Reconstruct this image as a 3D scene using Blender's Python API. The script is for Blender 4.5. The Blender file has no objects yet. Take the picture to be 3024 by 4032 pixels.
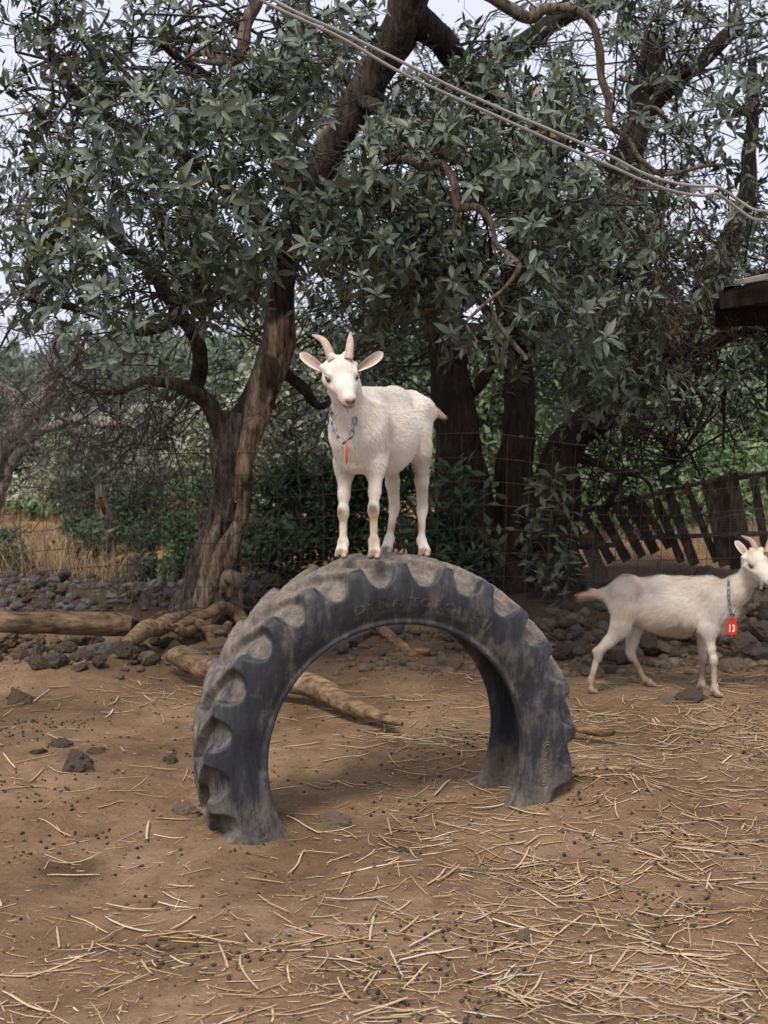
import bpy, math, random
import numpy as np
from mathutils import Vector, Matrix
rad = math.radians
scene = bpy.context.scene
col = scene.collection
# ------------------------------------------------------------------ camera
F_PX, HOR, EYE = 1250.0, 385.0, 1.65
PITCH = math.atan((512 - HOR) / F_PX)
cam = bpy.data.cameras.new('camera'); camo = bpy.data.objects.new('camera', cam); col.objects.link(camo)
cam.sensor_fit = 'VERTICAL'; cam.sensor_height = 36; cam.lens = F_PX / 1024 * 36
cam.clip_start = .05; cam.clip_end = 2000
camo.location = (0, 0, EYE); camo.rotation_euler = (rad(90) - PITCH, 0, 0)
cam.dof.use_dof = True; cam.dof.focus_distance = 4.75; cam.dof.aperture_fstop = 4.5
scene.camera = camo
scene.view_settings.view_transform = 'Standard'; scene.view_settings.look = 'None'
scene.view_settings.gamma = 1; scene.view_settings.use_curve_mapping = False
scene.view_settings.exposure = 0.40
# ------------------------------------------------------------------ sky and sun
SUN_EL, SUN_AZ = rad(58), rad(200)          # azimuth clockwise from +Y: behind the camera, a little to its left
world = bpy.data.worlds.new('World'); scene.world = world; world.use_nodes = True
wn, wl = world.node_tree.nodes, world.node_tree.links
bg = wn['Background']
sky = wn.new('ShaderNodeTexSky'); sky.sky_type = 'NISHITA'; sky.sun_disc = False
sky.sun_elevation = SUN_EL; sky.sun_rotation = SUN_AZ; sky.dust_density = 4; sky.air_density = 1.0
mixw = wn.new('ShaderNodeMix'); mixw.data_type = 'RGBA'; mixw.inputs[0].default_value = .82
wl.new(sky.outputs[0], mixw.inputs[6]); mixw.inputs[7].default_value = (9.0, 9.25, 11.0, 1)   # thin even overcast over the sky
wl.new(mixw.outputs[2], bg.inputs[0]); bg.inputs[1].default_value = .083
sl = bpy.data.lights.new('sun', 'SUN'); sl.energy = 2.3; sl.angle = rad(16); sl.color = (1, .93, .84)
slo = bpy.data.objects.new('sun', sl); col.objects.link(slo)
sdir = Vector((math.sin(SUN_AZ) * math.cos(SUN_EL), math.cos(SUN_AZ) * math.cos(SUN_EL), math.sin(SUN_EL)))
slo.rotation_euler = sdir.to_track_quat('Z', 'Y').to_euler(); slo.location = (0, -3, 12)
# ------------------------------------------------------------------ helpers
CP, SP = math.cos(PITCH), math.sin(PITCH)
def P(u, v, Y):
    """world point seen in the photograph at (u, v) (768 x 1024) that stands at distance Y"""
    b = (512 - v) / F_PX; yy = CP + SP * b
    return Vector(((u - 384) / F_PX / yy * Y, Y, EYE + (-SP + CP * b) / yy * Y))
def PA(uvY):
    a = np.asarray(uvY, float); b = (512 - a[:, 1]) / F_PX; yy = CP + SP * b
    return np.stack([(a[:, 0] - 384) / F_PX / yy * a[:, 2], a[:, 2], EYE + (-SP + CP * b) / yy * a[:, 2]], 1)
def hsh(ix, iy, iz, seed):
    n = (ix * 374761393 + iy * 668265263 + iz * 2147483647 + seed * 1274126177) & 0xffffffff
    n = ((n ^ (n >> 13)) * 1274126177) & 0xffffffff
    return ((n ^ (n >> 16)) & 0xffff) / 32767.5 - 1
def vn(p, freq=1.0, seed=0):
    """smooth value noise, -1..1, on an (N,3) array"""
    q = np.asarray(p, float) * freq + 1000.0; i = np.floor(q).astype(np.int64); f = q - i; f = f * f * (3 - 2 * f)
    r = 0
    for a in (0, 1):
        wa = f[:, 0] if a else 1 - f[:, 0]
        for b in (0, 1):
            wb = f[:, 1] if b else 1 - f[:, 1]
            for c in (0, 1):
                wc = f[:, 2] if c else 1 - f[:, 2]
                r = r + hsh(i[:, 0] + a, i[:, 1] + b, i[:, 2] + c, seed) * wa * wb * wc
    return r
def fbm(p, freq, seed=0, oct=4, gain=.5):
    r, a = 0, 1.0
    for k in range(oct): r = r + a * vn(p, freq * 2 ** k, seed + k * 7); a *= gain
    return r
def sst(a, b, x): t = np.clip((x - a) / (b - a), 0, 1); return t * t * (3 - 2 * t)
def mk(name, V, Fc, mat=None, C=None, parent=None, smooth=True, mats=None, midx=None):
    """link ONE mesh object from numpy vertices and same-size (or a list of) face arrays"""
    me = bpy.data.meshes.new(name); V = np.asarray(V, np.float32)
    Fs = [np.asarray(f, np.int32) for f in (Fc if isinstance(Fc, list) else [Fc]) if len(f)]
    me.vertices.add(len(V)); me.vertices.foreach_set('co', V.ravel())
    n = sum(len(f) for f in Fs); nl = sum(f.size for f in Fs)
    me.loops.add(nl); me.polygons.add(n)
    me.loops.foreach_set('vertex_index', np.concatenate([f.ravel() for f in Fs]))
    tot = np.concatenate([np.full(len(f), f.shape[1], np.int32) for f in Fs])
    me.polygons.foreach_set('loop_start', np.concatenate([[0], np.cumsum(tot)[:-1]]).astype(np.int32))
    me.polygons.foreach_set('use_smooth', np.full(n, smooth))
    if midx is not None: me.polygons.foreach_set('material_index', np.asarray(midx, np.int32))
    me.update(calc_edges=True)
    if C is not None:
        a = me.color_attributes.new('Col', 'FLOAT_COLOR', 'POINT'); C = np.asarray(C, np.float32)
        if C.shape[1] == 3: C = np.concatenate([C, np.ones((len(C), 1), np.float32)], 1)
        a.data.foreach_set('color', C.ravel())
    for m in (mats or [mat]):
        if m: me.materials.append(m)
    o = bpy.data.objects.new(name, me); col.objects.link(o)
    if parent: o.parent = parent; o.matrix_parent_inverse = parent.matrix_world.inverted()
    return o
def recenter(o, c):
    """put a mesh object's origin at c, geometry unmoved"""
    c = Vector(c); o.data.transform(Matrix.Translation(-c)); o.location = c; return o
def tag(o, label=None, cat=None, group=None, kind=None):
    if label: o['label'] = label
    if cat: o['category'] = cat
    if group: o['group'] = group
    if kind: o['kind'] = kind
    return o
def empty(name, loc, label, cat, group=None):
    o = bpy.data.objects.new(name, None); col.objects.link(o); o.location = loc; o.empty_display_size = .1
    o.matrix_world = Matrix.Translation(Vector(loc)); return tag(o, label, cat, group)
def grid_faces(nu, nv, wrap_u=False, wrap_v=False):
    """quads for an (nu, nv) vertex grid stored row by row"""
    i = np.arange(nu if wrap_u else nu - 1); j = np.arange(nv if wrap_v else nv - 1)
    I, J = np.meshgrid(i, j, indexing='ij'); I2 = (I + 1) % nu; J2 = (J + 1) % nv
    return np.stack([I * nv + J, I2 * nv + J, I2 * nv + J2, I * nv + J2], -1).reshape(-1, 4)
def nrm(a): return a / np.maximum(np.linalg.norm(a, axis=-1, keepdims=True), 1e-9)
def spline(pts, n):
    """Catmull-Rom through rows of pts (any number of columns), n samples"""
    p = np.asarray(pts, float)
    if len(p) == 2: t = np.linspace(0, 1, n)[:, None]; return p[0] * (1 - t) + p[1] * t
    p = np.concatenate([[2 * p[0] - p[1]], p, [2 * p[-1] - p[-2]]]); m = len(p) - 3
    t = np.linspace(0, m - 1e-9, n); i = t.astype(int); f = (t - i)[:, None]
    a, b, c, d = p[i], p[i + 1], p[i + 2], p[i + 3]
    return .5 * (2 * b + (c - a) * f + (2 * a - 5 * b + 4 * c - d) * f * f + (3 * b - a - 3 * c + d) * f ** 3)
class MB:
    """collects vertices and quads of one part"""
    def __init__(s): s.V, s.F, s.C, s.n = [], [], [], 0
    def add(s, V, F, C=None):
        V = np.asarray(V, float); s.V.append(V); s.F.append(np.asarray(F) + s.n); s.n += len(V)
        s.C.append(np.tile(np.asarray(C if C is not None else (.5, .5, .5), float), (len(V), 1)) if C is None or np.ndim(C) == 1 else C)
    def build(s, name, mat, parent=None, smooth=True):
        sizes = {}
        for f in s.F: sizes.setdefault(f.shape[1], []).append(f)
        return mk(name, np.concatenate(s.V), [np.concatenate(v) for v in sizes.values()], mat, np.concatenate(s.C), parent, smooth)
def frames(p):
    t = nrm(np.gradient(p, axis=0)); n = np.zeros_like(p)
    ref = np.array([0, 0, 1.]) if abs(t[0][2]) < .9 else np.array([0, 1., 0])
    n[0] = nrm(np.cross(t[0], ref))
    for k in range(1, len(p)):
        v = n[k - 1] - t[k] * np.dot(n[k - 1], t[k]); n[k] = v / max(np.linalg.norm(v), 1e-9)
    return t, n, np.cross(t, n)
def tube(pts, rads, sides=8, n=None, disp=None, cap=True, wob=0, seed=0):
    """smooth tapered tube; disp(theta, s, P) -> radius factor"""
    n = n or max(2, (len(pts) - 1) * 4)
    pr = spline(np.concatenate([np.asarray(pts, float), np.asarray(rads, float)[:, None]], 1), n)
    p, r = pr[:, :3], np.maximum(pr[:, 3], 1e-4)
    if wob: p = p + np.stack([fbm(p, 3, seed + k, 2) for k in range(3)], 1) * wob * np.sin(np.linspace(0, np.pi, n))[:, None] ** .3
    t, a, b = frames(p); th = np.arange(sides) / sides * 2 * np.pi
    T, S = np.meshgrid(th, np.linspace(0, 1, n)); R = np.repeat(r[:, None], sides, 1)
    base = p[:, None] + R[..., None] * (np.cos(T)[..., None] * a[:, None] + np.sin(T)[..., None] * b[:, None])
    if disp is not None: R = R * disp(T.ravel(), S.ravel(), base.reshape(-1, 3)).reshape(R.shape)
    V = (p[:, None] + R[..., None] * (np.cos(T)[..., None] * a[:, None] + np.sin(T)[..., None] * b[:, None])).reshape(-1, 3)
    Fq = grid_faces(n, sides, wrap_v=True)[:, ::-1]
    if cap:
        V = np.concatenate([V, [p[0], p[-1]]]); c0, c1 = len(V) - 2, len(V) - 1; k = np.arange(sides); k2 = (k + 1) % sides; m = (n - 1) * sides
        # caps as thin quads so every face has four corners
        c = []
        for q in range(0, sides - 1, 2):
            c += [[c0, q, q + 1, (q + 2) % sides], [c1, m + (q + 2) % sides, m + q + 1, m + q]]
        Fq = np.concatenate([Fq, c])
    return V, Fq
def tubes_vec(Pn, Rn, sides=3):
    """many thin tubes at once: Pn (N,K,3), Rn (N,K)"""
    N, K, _ = Pn.shape; T = nrm(np.gradient(Pn, axis=1)); ref = np.zeros_like(T); ref[..., 2] = 1
    st = np.abs(T[..., 2]) > .92; ref[st] = (1, 0, 0); A = nrm(np.cross(T, ref)); B = np.cross(T, A)
    th = np.arange(sides) / sides * 2 * np.pi
    V = Pn[:, :, None] + Rn[:, :, None, None] * (np.cos(th)[None, None, :, None] * A[:, :, None] + np.sin(th)[None, None, :, None] * B[:, :, None])
    f = grid_faces(K, sides, wrap_v=True)
    Fq = (np.arange(N)[:, None, None] * K * sides + f[None]).reshape(-1, 4)
    return V.reshape(-1, 3), Fq
def frac_path(rng, a, b, K, amp, droop=0.0):
    """crooked paths a->b, (N,K,3)"""
    t = np.linspace(0, 1, K)[None, :, None]; base = a[:, None] * (1 - t) + b[:, None] * t
    L = np.linalg.norm(b - a, axis=1)[:, None, None]
    w = rng.normal(size=base.shape); w = (w + np.roll(w, 1, 1)) * .5; w[:, 0] = 0; w[:, -1] = 0
    base = base + w * L * amp; base[:, :, 2] -= (droop * L[:, :, 0] * np.sin(t[..., 0] * np.pi))
    return base
# ------------------------------------------------------------------ materials
def mat(name, build):
    m = bpy.data.materials.new(name); m.use_nodes = True; nt = m.node_tree; b = nt.nodes['Principled BSDF']
    build(nt, nt.nodes, nt.links, b); return m
def N_(nt, t, **kw):
    n = nt.nodes.new('ShaderNode' + t)
    for k, v in kw.items():
        if k.startswith('i_'): n.inputs[k[2:].replace('_', ' ')].default_value = v
        else: setattr(n, k, v)
    return n
def noise_n(nt, scale, detail=5, rough=.6, vec=None, coord='Object', stretch=None):
    tc = N_(nt, 'TexCoord'); n = N_(nt, 'TexNoise'); n.inputs['Scale'].default_value = scale; n.inputs['Detail'].default_value = detail; n.inputs['Roughness'].default_value = rough
    src = tc.outputs[coord]
    if stretch:
        mp = N_(nt, 'Mapping'); mp.inputs['Scale'].default_value = stretch; nt.links.new(src, mp.inputs[0]); src = mp.outputs[0]
    nt.links.new(src, n.inputs['Vector']); return n
def ramp(nt, src, stops):
    r = N_(nt, 'ValToRGB'); nt.links.new(src, r.inputs[0]); e = r.color_ramp.elements
    while len(e) < len(stops): e.new(.5)
    for k, (p_, c) in enumerate(stops): e[k].position = p_; e[k].color = (*c, 1) if len(c) == 3 else c
    return r
def mixc(nt, fac, a, b, mode='MIX'):
    m = N_(nt, 'Mix', data_type='RGBA', blend_type=mode)
    for s, v in ((0, fac), (6, a), (7, b)):
        if isinstance(v, (int, float)): m.inputs[s].default_value = v
        elif isinstance(v, tuple): m.inputs[s].default_value = (*v, 1)
        else: nt.links.new(v, m.inputs[s])
    return m.outputs[2]
def bump(nt, b, src, dist, strength=1.0, prev=None):
    k = N_(nt, 'Bump'); k.inputs['Distance'].default_value = dist; k.inputs['Strength'].default_value = strength
    nt.links.new(src, k.inputs['Height'])
    if prev: nt.links.new(prev.outputs[0], k.inputs['Normal'])
    nt.links.new(k.outputs[0], b.inputs['Normal']); return k
def mapr(nt, src, a, b, c=0, d=1):
    m = N_(nt, 'MapRange'); nt.links.new(src, m.inputs[0])
    for k, v in enumerate((a, b, c, d)): m.inputs[k + 1].default_value = v
    return m.outputs[0]
def m_ground(nt, n, l, b):
    big = noise_n(nt, 1.3, 4); med = noise_n(nt, 9, 6, .7); fine = noise_n(nt, 70, 6, .75); grit = noise_n(nt, 260, 3, .7)
    c = ramp(nt, big.outputs[0], [(.3, (.155, .098, .056)), (.52, (.265, .172, .098)), (.72, (.335, .228, .138))])
    c2 = ramp(nt, med.outputs[0], [(.3, (.62, .6, .58)), (.55, (1, 1, 1)), (.75, (1.14, 1.1, 1.06))])
    c3 = ramp(nt, fine.outputs[0], [(.32, (.55, .53, .52)), (.46, (.97, .97, .97)), (.7, (1.08, 1.07, 1.06))])
    o = mixc(nt, .9, c.outputs[0], c2.outputs[0], 'MULTIPLY'); o = mixc(nt, .75, o, c3.outputs[0], 'MULTIPLY')
    at = N_(nt, 'VertexColor', layer_name='Col'); o = mixc(nt, 1.0, o, at.outputs[0], 'MULTIPLY')
    l.new(o, b.inputs['Base Color']); b.inputs['Roughness'].default_value = .95; b.inputs['Specular IOR Level'].default_value = .15
    k = bump(nt, b, med.outputs[0], .045, .8); k = bump(nt, b, fine.outputs[0], .008, .8, k); bump(nt, b, grit.outputs[0], .003, .6, k)
M_ground = mat('dry_dirt', m_ground)
def m_vcol(rough=.7, spec=.3, var=.25, scale=60, bmp=0, trans=0, back=None, hue=None):
    def f(nt, n, l, b):
        at = N_(nt, 'VertexColor', layer_name='Col'); o = at.outputs[0]
        if var:
            ns = noise_n(nt, scale, 4, .65); r = ramp(nt, ns.outputs[0], [(.3, (1 - var,) * 3), (.7, (1 + var,) * 3)]); o = mixc(nt, 1.0, o, r.outputs[0], 'MULTIPLY')
            if bmp: bump(nt, b, ns.outputs[0], bmp, 1)
        if back:
            g = N_(nt, 'NewGeometry'); o2 = mixc(nt, .55, o, back); o = mixc(nt, g.outputs['Backfacing'], o, o2)
        l.new(o, b.inputs['Base Color']); b.inputs['Roughness'].default_value = rough; b.inputs['Specular IOR Level'].default_value = spec
        if trans:
            tr = N_(nt, 'BsdfTranslucent'); l.new(mixc(nt, 1.0, o, (1.3, 1.5, .6), 'MULTIPLY'), tr.inputs[0]); ms = N_(nt, 'MixShader'); ms.inputs[0].default_value = trans
            l.new(b.outputs[0], ms.inputs[1]); l.new(tr.outputs[0], ms.inputs[2]); l.new(ms.outputs[0], n['Material Output'].inputs[0])
    return f
M_leaf = mat('leaf', m_vcol(.5, .4, .22, 45, trans=.1, back=(.15, .18, .14)))
M_far = mat('far_foliage', m_vcol(.7, .2, .2, 12, trans=.15))
M_twig = mat('twig', m_vcol(.9, .15, .35, 50))
def m_bark(dark, lightc, stretch=(1, 1, .18), sc=26, bd=.012):
    def f(nt, n, l, b):
        a = noise_n(nt, sc, 7, .7, stretch=stretch); c = noise_n(nt, 5, 4)
        at = N_(nt, 'VertexColor', layer_name='Col')
        r = ramp(nt, a.outputs[0], [(.36, dark), (.5, tuple(x * .55 + y * .45 for x, y in zip(dark, lightc))), (.66, lightc)])
        o = mixc(nt, 1.0, r.outputs[0], at.outputs[0], 'MULTIPLY'); r2 = ramp(nt, c.outputs[0], [(.35, (.7, .7, .7)), (.65, (1.15, 1.12, 1.08))])
        o = mixc(nt, 1.0, o, r2.outputs[0], 'MULTIPLY'); l.new(o, b.inputs['Base Color'])
        b.inputs['Roughness'].default_value = .92; b.inputs['Specular IOR Level'].default_value = .15; bump(nt, b, a.outputs[0], bd, 1)
    return f
M_bark = mat('weathered_bark', m_bark((.030, .027, .024), (.275, .24, .205), sc=34, bd=.035))
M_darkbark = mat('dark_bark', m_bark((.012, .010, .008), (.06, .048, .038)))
M_wood = mat('dead_wood', m_bark((.055, .042, .032), (.27, .21, .155), (.22, 1, 1), 30, .012))
def rock_nodes(nt, n, l, b):
    at = N_(nt, 'VertexColor', layer_name='Col'); ns = noise_n(nt, 18, 6, .7); f = noise_n(nt, 120, 4, .7)
    vo = N_(nt, 'TexVoronoi'); vo.inputs['Scale'].default_value = 55; tc = N_(nt, 'TexCoord'); l.new(tc.outputs['Object'], vo.inputs['Vector'])
    r = ramp(nt, ns.outputs[0], [(.3, (.6, .6, .6)), (.7, (1.35, 1.3, 1.22))]); o = mixc(nt, 1.0, at.outputs[0], r.outputs[0], 'MULTIPLY')
    r2 = ramp(nt, vo.outputs[0], [(.08, (.45, .45, .45)), (.3, (1, 1, 1))]); o = mixc(nt, .6, o, r2.outputs[0], 'MULTIPLY')
    l.new(o, b.inputs['Base Color']); b.inputs['Roughness'].default_value = .95; b.inputs['Specular IOR Level'].default_value = .15
    k = bump(nt, b, ns.outputs[0], .02, .8); k = bump(nt, b, vo.outputs[0], .006, .7, k); bump(nt, b, f.outputs[0], .004, .8, k)
M_rock = mat('lava_rock', rock_nodes)
M_metal = mat('galvanised_metal', lambda nt, n, l, b: (b.inputs['Base Color'].__setattr__('default_value', (.22, .22, .25, 1)), b.inputs['Metallic'].__setattr__('default_value', .85), b.inputs['Roughness'].__setattr__('default_value', .42)))
M_rust = mat('rusty_wire', m_vcol(.7, .3, .4, 9))
# ------------------------------------------------------------------ ground
MOUNDS = [(.93, 4.9, .085, .24), (.62, 4.28, .05, .22), (-1.95, 7.3, .1, .6), (-.52, 4.62, .035, .2), (-.60, 4.42, .02, .12), (.58, 4.78, .02, .14), (.15, 8.1, .05, .7), (-1.2, 5.0, .025, .5), (-.2, 5.4, .02, .4), (.4, 3.6, .02, .3)]
def hfun(x, y):
    x = np.atleast_1d(np.asarray(x, float)); y = np.atleast_1d(np.asarray(y, float))
    p = np.stack([x, y, np.zeros_like(x)], 1); near = 1 - sst(14, 22, y)
    h = .028 * vn(p, .9, 3) + .014 * vn(p, 2.7, 5) + .007 * vn(p, 7, 8) + .0035 * vn(p, 17, 9)
    q = vn(p, 3.6, 21); h = h - .022 * sst(.42, .8, q)                      # old hoof prints
    for mx, my, mh, mr in MOUNDS: h = h + mh * np.exp(-((x - mx) ** 2 + (y - my) ** 2) / (mr * mr))
    ditch = np.exp(-((y - 8.0 - .1 * x) / .35) ** 2) * sst(-1.0, -1.5, x)     # hollow under the log at the left
    h = h - .12 * ditch
    bank = sst(8.3, 9.2, y) * (1 - sst(11.5, 13.5, y)); h = h + bank * (.07 + .06 * vn(p, 1.7, 31))
    h = h + .17 * np.exp(-(((x - 2.1) / 1.3) ** 2 + ((y - 9.6) / .55) ** 2))    # dark earth heap behind the fence
    return h * near + (1 - near) * .08 * vn(p, .05, 41)
def G(u, v):
    """ground point seen at (u, v)"""
    b = (512 - v) / F_PX; dz = (-SP + CP * b) / (CP + SP * b); Y = -EYE / dz
    for _ in range(12):
        p = P(u, v, Y); Y += (float(hfun(p.x, Y)[0]) - p.z) / dz * .8
    return P(u, v, Y)
def sgrid(c, A, k, n): s = np.linspace(-1, 1, n); return c + A * np.sinh(k * s) / math.sinh(k)
gx = sgrid(0.0, 260, 7.6, 640); gy = sgrid(5.0, 300, 7.6, 760)
GX, GY = np.meshgrid(gx, gy, indexing='ij'); gz = hfun(GX.ravel(), GY.ravel())
gp = np.stack([GX.ravel(), GY.ravel(), gz], 1)
gc = np.ones((len(gp), 3)); x_, y_ = gp[:, 0], gp[:, 1]
m = (np.exp(-((x_ + 1.1) ** 2 / .012 + (y_ - 4.2) ** 2 / .03)) * 1.6).clip(0, 1)     # damp patch at the lower left
m = m * sst(-.9, .1, vn(gp, 9, 77)); gc = gc * (1 - m[:, None] * .6)
m = sst(.1, .6, vn(gp, 2.2, 88)) * .18; gc *= 1 - m[:, None]
m = sst(8.3, 8.8, y_) * (1 - sst(10.8, 11.4, y_)); gc = gc * (1 - m[:, None]) + m[:, None] * np.array([.34, .33, .36])   # leaf mould and grit beyond the fence
m = sst(10.8, 11.5, y_); gc = gc * (1 - m[:, None]) + m[:, None] * np.array([1.7, 1.5, 1.15])
m = sst(17, 21, y_); gc = gc * (1 - m[:, None]) + m[:, None] * np.array([.42, .55, .42])
ground = mk('ground', gp, grid_faces(640, 760), M_ground, gc); tag(ground, kind='structure')
# ------------------------------------------------------------------ tractor tyre
YAW = rad(17)
TC = P(386, 700, 4.73); TC.z = .267
TS = 1.03                                    # overall size
E1 = np.array([math.cos(YAW), math.sin(YAW), 0]); E2 = np.array([0, 0, 1.]); E3 = np.array([math.sin(YAW), -math.cos(YAW), 0])   # E3 faces the camera
LP = np.array([(.135, .484), (.150, .482), (.163, .487), (.166, .497), (.160, .506), (.166, .516), (.176, .535), (.184, .56), (.190, .59), (.191, .62), (.189, .65), (.184, .678), (.174, .698), (.155, .708), (.125, .713), (.09, .717), (.045, .721), (0, .722)])
VP = np.array([(.135, .484), (.150, .482), (.163, .487), (.166, .497), (.160, .506), (.166, .516), (.176, .535), (.184, .56), (.189, .588), (.186, .613), (.172, .637), (.153, .655), (.135, .666), (.119, .673), (.098, .678), (.07, .683), (.04, .687), (0, .688)])
LP *= TS; VP *= TS
def tyre():
    root = empty('tractor_tyre', (TC.x, TC.y, 0), 'large worn black tractor tyre standing half buried in the dirt as an arch', 'tyre')
    NL, NT = 25, 25 * 36
    cum = np.concatenate([[0], np.cumsum(np.linalg.norm(np.diff(LP, axis=0), axis=1))]); cum /= cum[-1]
    s = np.linspace(0, 1, 58)
    def prof(T, s): return np.stack([np.interp(s, cum, T[:, 0]), np.interp(s, cum, T[:, 1])], 1)
    Lh, Vh = prof(LP, s), prof(VP, s)
    both = lambda H: np.concatenate([H, (H * np.array([-1, 1]))[::-1][1:]])
    Lf, Vf = both(Lh), both(Vh); ns = len(Lf)
    th = np.arange(NT) / NT * 2 * np.pi
    TH, SI = np.meshgrid(th, np.arange(ns), indexing='ij')
    w = Lf[:, 0][SI]; r0 = Lf[:, 1][SI]; side = np.sign(w + 1e-6)
    sl = np.abs(np.concatenate([s, (2 - s)[1:] if False else (2 - s[::-1])[1:]]) - 1)[SI]        # 0 at the crown, 1 at the bead
    aw = np.abs(w)
    # void (gap between lugs): slanted across the tread, closing in a round tongue on the sidewall
    pn = np.stack([np.cos(TH) * 3, np.sin(TH) * 3, w * 6], -1).reshape(-1, 3)
    jit = (.05 * vn(pn, 2.3, 4)).reshape(TH.shape)
    ph = TH * NL / (2 * np.pi) + np.where(side > 0, 0, .5) + side * 0 + 1.0 * (sl * 2.3).clip(0, .8)  + jit
    f = np.abs((ph % 1) - .5)
    tong = ((sl - .36) / .215).clip(0, 1)                 # 0 on the tread edge .. 1 at the foot of the tongue
    half = .305 * np.sqrt((1 - tong ** 2.7).clip(0, 1)) * sst(0.0, .10, sl) ** .5
    half = half * (1 - .18 * sst(.34, .0, sl))
    Vd = 1 - sst(-.05, .055, f - half) if False else sst(.08, -.08, f - half)
    Vd = Vd * (sl < .575)
    soft = sst(.575, .50, sl) * .0 + 1
    Vd = Vd * soft
    W = Lf[:, 0][SI] * (1 - Vd) + Vf[:, 0][SI] * Vd; R = Lf[:, 1][SI] * (1 - Vd) + Vf[:, 1][SI] * Vd
    lump = (fbm(pn, 5, 12, 3) * .0022).reshape(R.shape); R = R + lump * (1 - sst(.5, .9, sl)); W = W + side * (vn(pn, 4, 9) * .0016).reshape(W.shape)
    wear = sst(.7 * TS, .722 * TS, R); R = R - wear * .006 * (.5 + .5 * vn(pn, 9, 77)).reshape(R.shape)
    base = np.array([TC.x, TC.y, TC.z])
    def pos(T, R, W): return base + (R * np.cos(T))[..., None] * E1 + (R * np.sin(T))[..., None] * E2 + W[..., None] * E3
    Vo = pos(TH, R, W).reshape(-1, 3)
    # inner skin: from the rear bead back to the front one, a smooth carcass
    a = np.linspace(0, 1, 30); wi = np.cos(a * np.pi) * -.135; wi = -np.cos(a * np.pi) * .135
    wi = np.where(np.abs(wi) < .135, np.sign(wi) * (.135 + .028 * np.sin(a * np.pi) ** .6), wi) * 0 + (-np.cos(a * np.pi) * (.135 + .035 * np.sin(a * np.pi)))
    ri = .484 * TS + .150 * np.sin(a * np.pi) ** .55
    TI, AI = np.meshgrid(th, np.arange(30)[1:-1], indexing='ij'); Vi = pos(TI, ri[AI], wi[AI]).reshape(-1, 3)
    cols = ns + 28; V = np.concatenate([Vo.reshape(NT, ns, 3), Vi.reshape(NT, 28, 3)], 1).reshape(-1, 3)
    Fq = grid_faces(NT, cols, wrap_u=True, wrap_v=True)
    # dust: it lies in the tread and on the scalloped tongues, thin on the walls
    up = np.sin(TH); dn = (fbm(pn, 9, 30, 4) * .5 + .5).reshape(TH.shape)
    u1 = up.clip(0, 1); d = np.maximum(Vd * (.27 + .45 * u1 ** .7), sst(.46, .26, sl) * (.42 + .42 * u1 ** .7)); d = np.maximum(d, .13 + .10 * sst(.35, .8, dn))
    rim = np.exp(-((f - half) / .03) ** 2) * (sl > .3) * (sl < .6); d = np.maximum(d, rim * .55 * (.4 + .6 * dn))
    d = np.maximum(d, sst(.30, .02, V.reshape(NT, cols, 3)[:, :ns, 2]) * .55)
    di = np.full((NT, 28), .0); di = np.maximum(di, sst(.35, .0, V.reshape(NT, cols, 3)[:, ns:, 2]) * .5)
    D = np.concatenate([d, di], 1).ravel()
    def mt(nt, n, l, b):
        at = N_(nt, 'VertexColor', layer_name='Col'); ns1 = noise_n(nt, 7, 7, .72); ns2 = noise_n(nt, 60, 5, .7); ns3 = noise_n(nt, 20, 5, .7, stretch=(1, 1, .25)); pit = noise_n(nt, 190, 3, .6)
        rub = ramp(nt, ns3.outputs[0], [(.3, (.016, .017, .019)), (.5, (.032, .034, .038)), (.72, (.066, .068, .072))])
        dust = ramp(nt, ns2.outputs[0], [(.3, (.13, .105, .08)), (.5, (.215, .18, .145)), (.75, (.32, .27, .22))])
        ad = N_(nt, 'Math', operation='ADD'); l.new(at.outputs[0], ad.inputs[0]); l.new(mapr(nt, ns1.outputs[0], .3, .7, -.24, .24), ad.inputs[1])
        ad2 = N_(nt, 'Math', operation='ADD'); l.new(ad.outputs[0], ad2.inputs[0]); l.new(mapr(nt, ns3.outputs[0], .35, .65, -.2, .2), ad2.inputs[1])
        fac = mapr(nt, ad2.outputs[0], .16, .90, .0, .92)
        l.new(mixc(nt, fac, rub.outputs[0], dust.outputs[0]), b.inputs['Base Color'])
        l.new(mapr(nt, fac, 0, .8, .55, .95), b.inputs['Roughness']); b.inputs['Specular IOR Level'].default_value = .35
        k = bump(nt, b, ns3.outputs[0], .006, .6); k = bump(nt, b, ns2.outputs[0], .004, .5, k); bump(nt, b, pit.outputs[0], .0015, .5, k)
    M = mat('dusty_rubber', mt)
    mk('tyre_body', V, Fq[:, ::-1], M, np.stack([D] * 3, 1), root)
    # raised lettering on the wall that faces the camera
    def letters(txt, th0, r0, size, name, sx=1.0, bev=.0012, flip=False):
        cu = bpy.data.curves.new('t', 'FONT'); cu.body = txt; cu.size = 1; cu.fill_mode = 'NONE'; cu.bevel_depth = bev / size; cu.bevel_resolution = 0; cu.resolution_u = 4; cu.offset = 0; cu.space_character = 1.15
        o = bpy.data.objects.new('t', cu); col.objects.link(o); dg = bpy.context.evaluated_depsgraph_get()
        me = bpy.data.meshes.new_from_object(o.evaluated_get(dg)); n = len(me.vertices); co = np.zeros(n * 3, np.float32); me.vertices.foreach_get('co', co); co = co.reshape(-1, 3)
        fs = [np.array([p.vertices[:] for p in me.polygons if len(p.vertices) == 4])]; bpy.data.objects.remove(o)
        x, y, z = co[:, 0] * size * sx, co[:, 1] * size, co[:, 2] * size
        T = th0 - x / r0; Rr = r0 + y; Wl = np.interp(Rr, LP[6:12, 1], LP[6:12, 0]) + z * .8 + .0004
        return mk(name, pos(T, Rr, Wl), fs, M, np.full((n, 3), .44), root)
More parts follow.
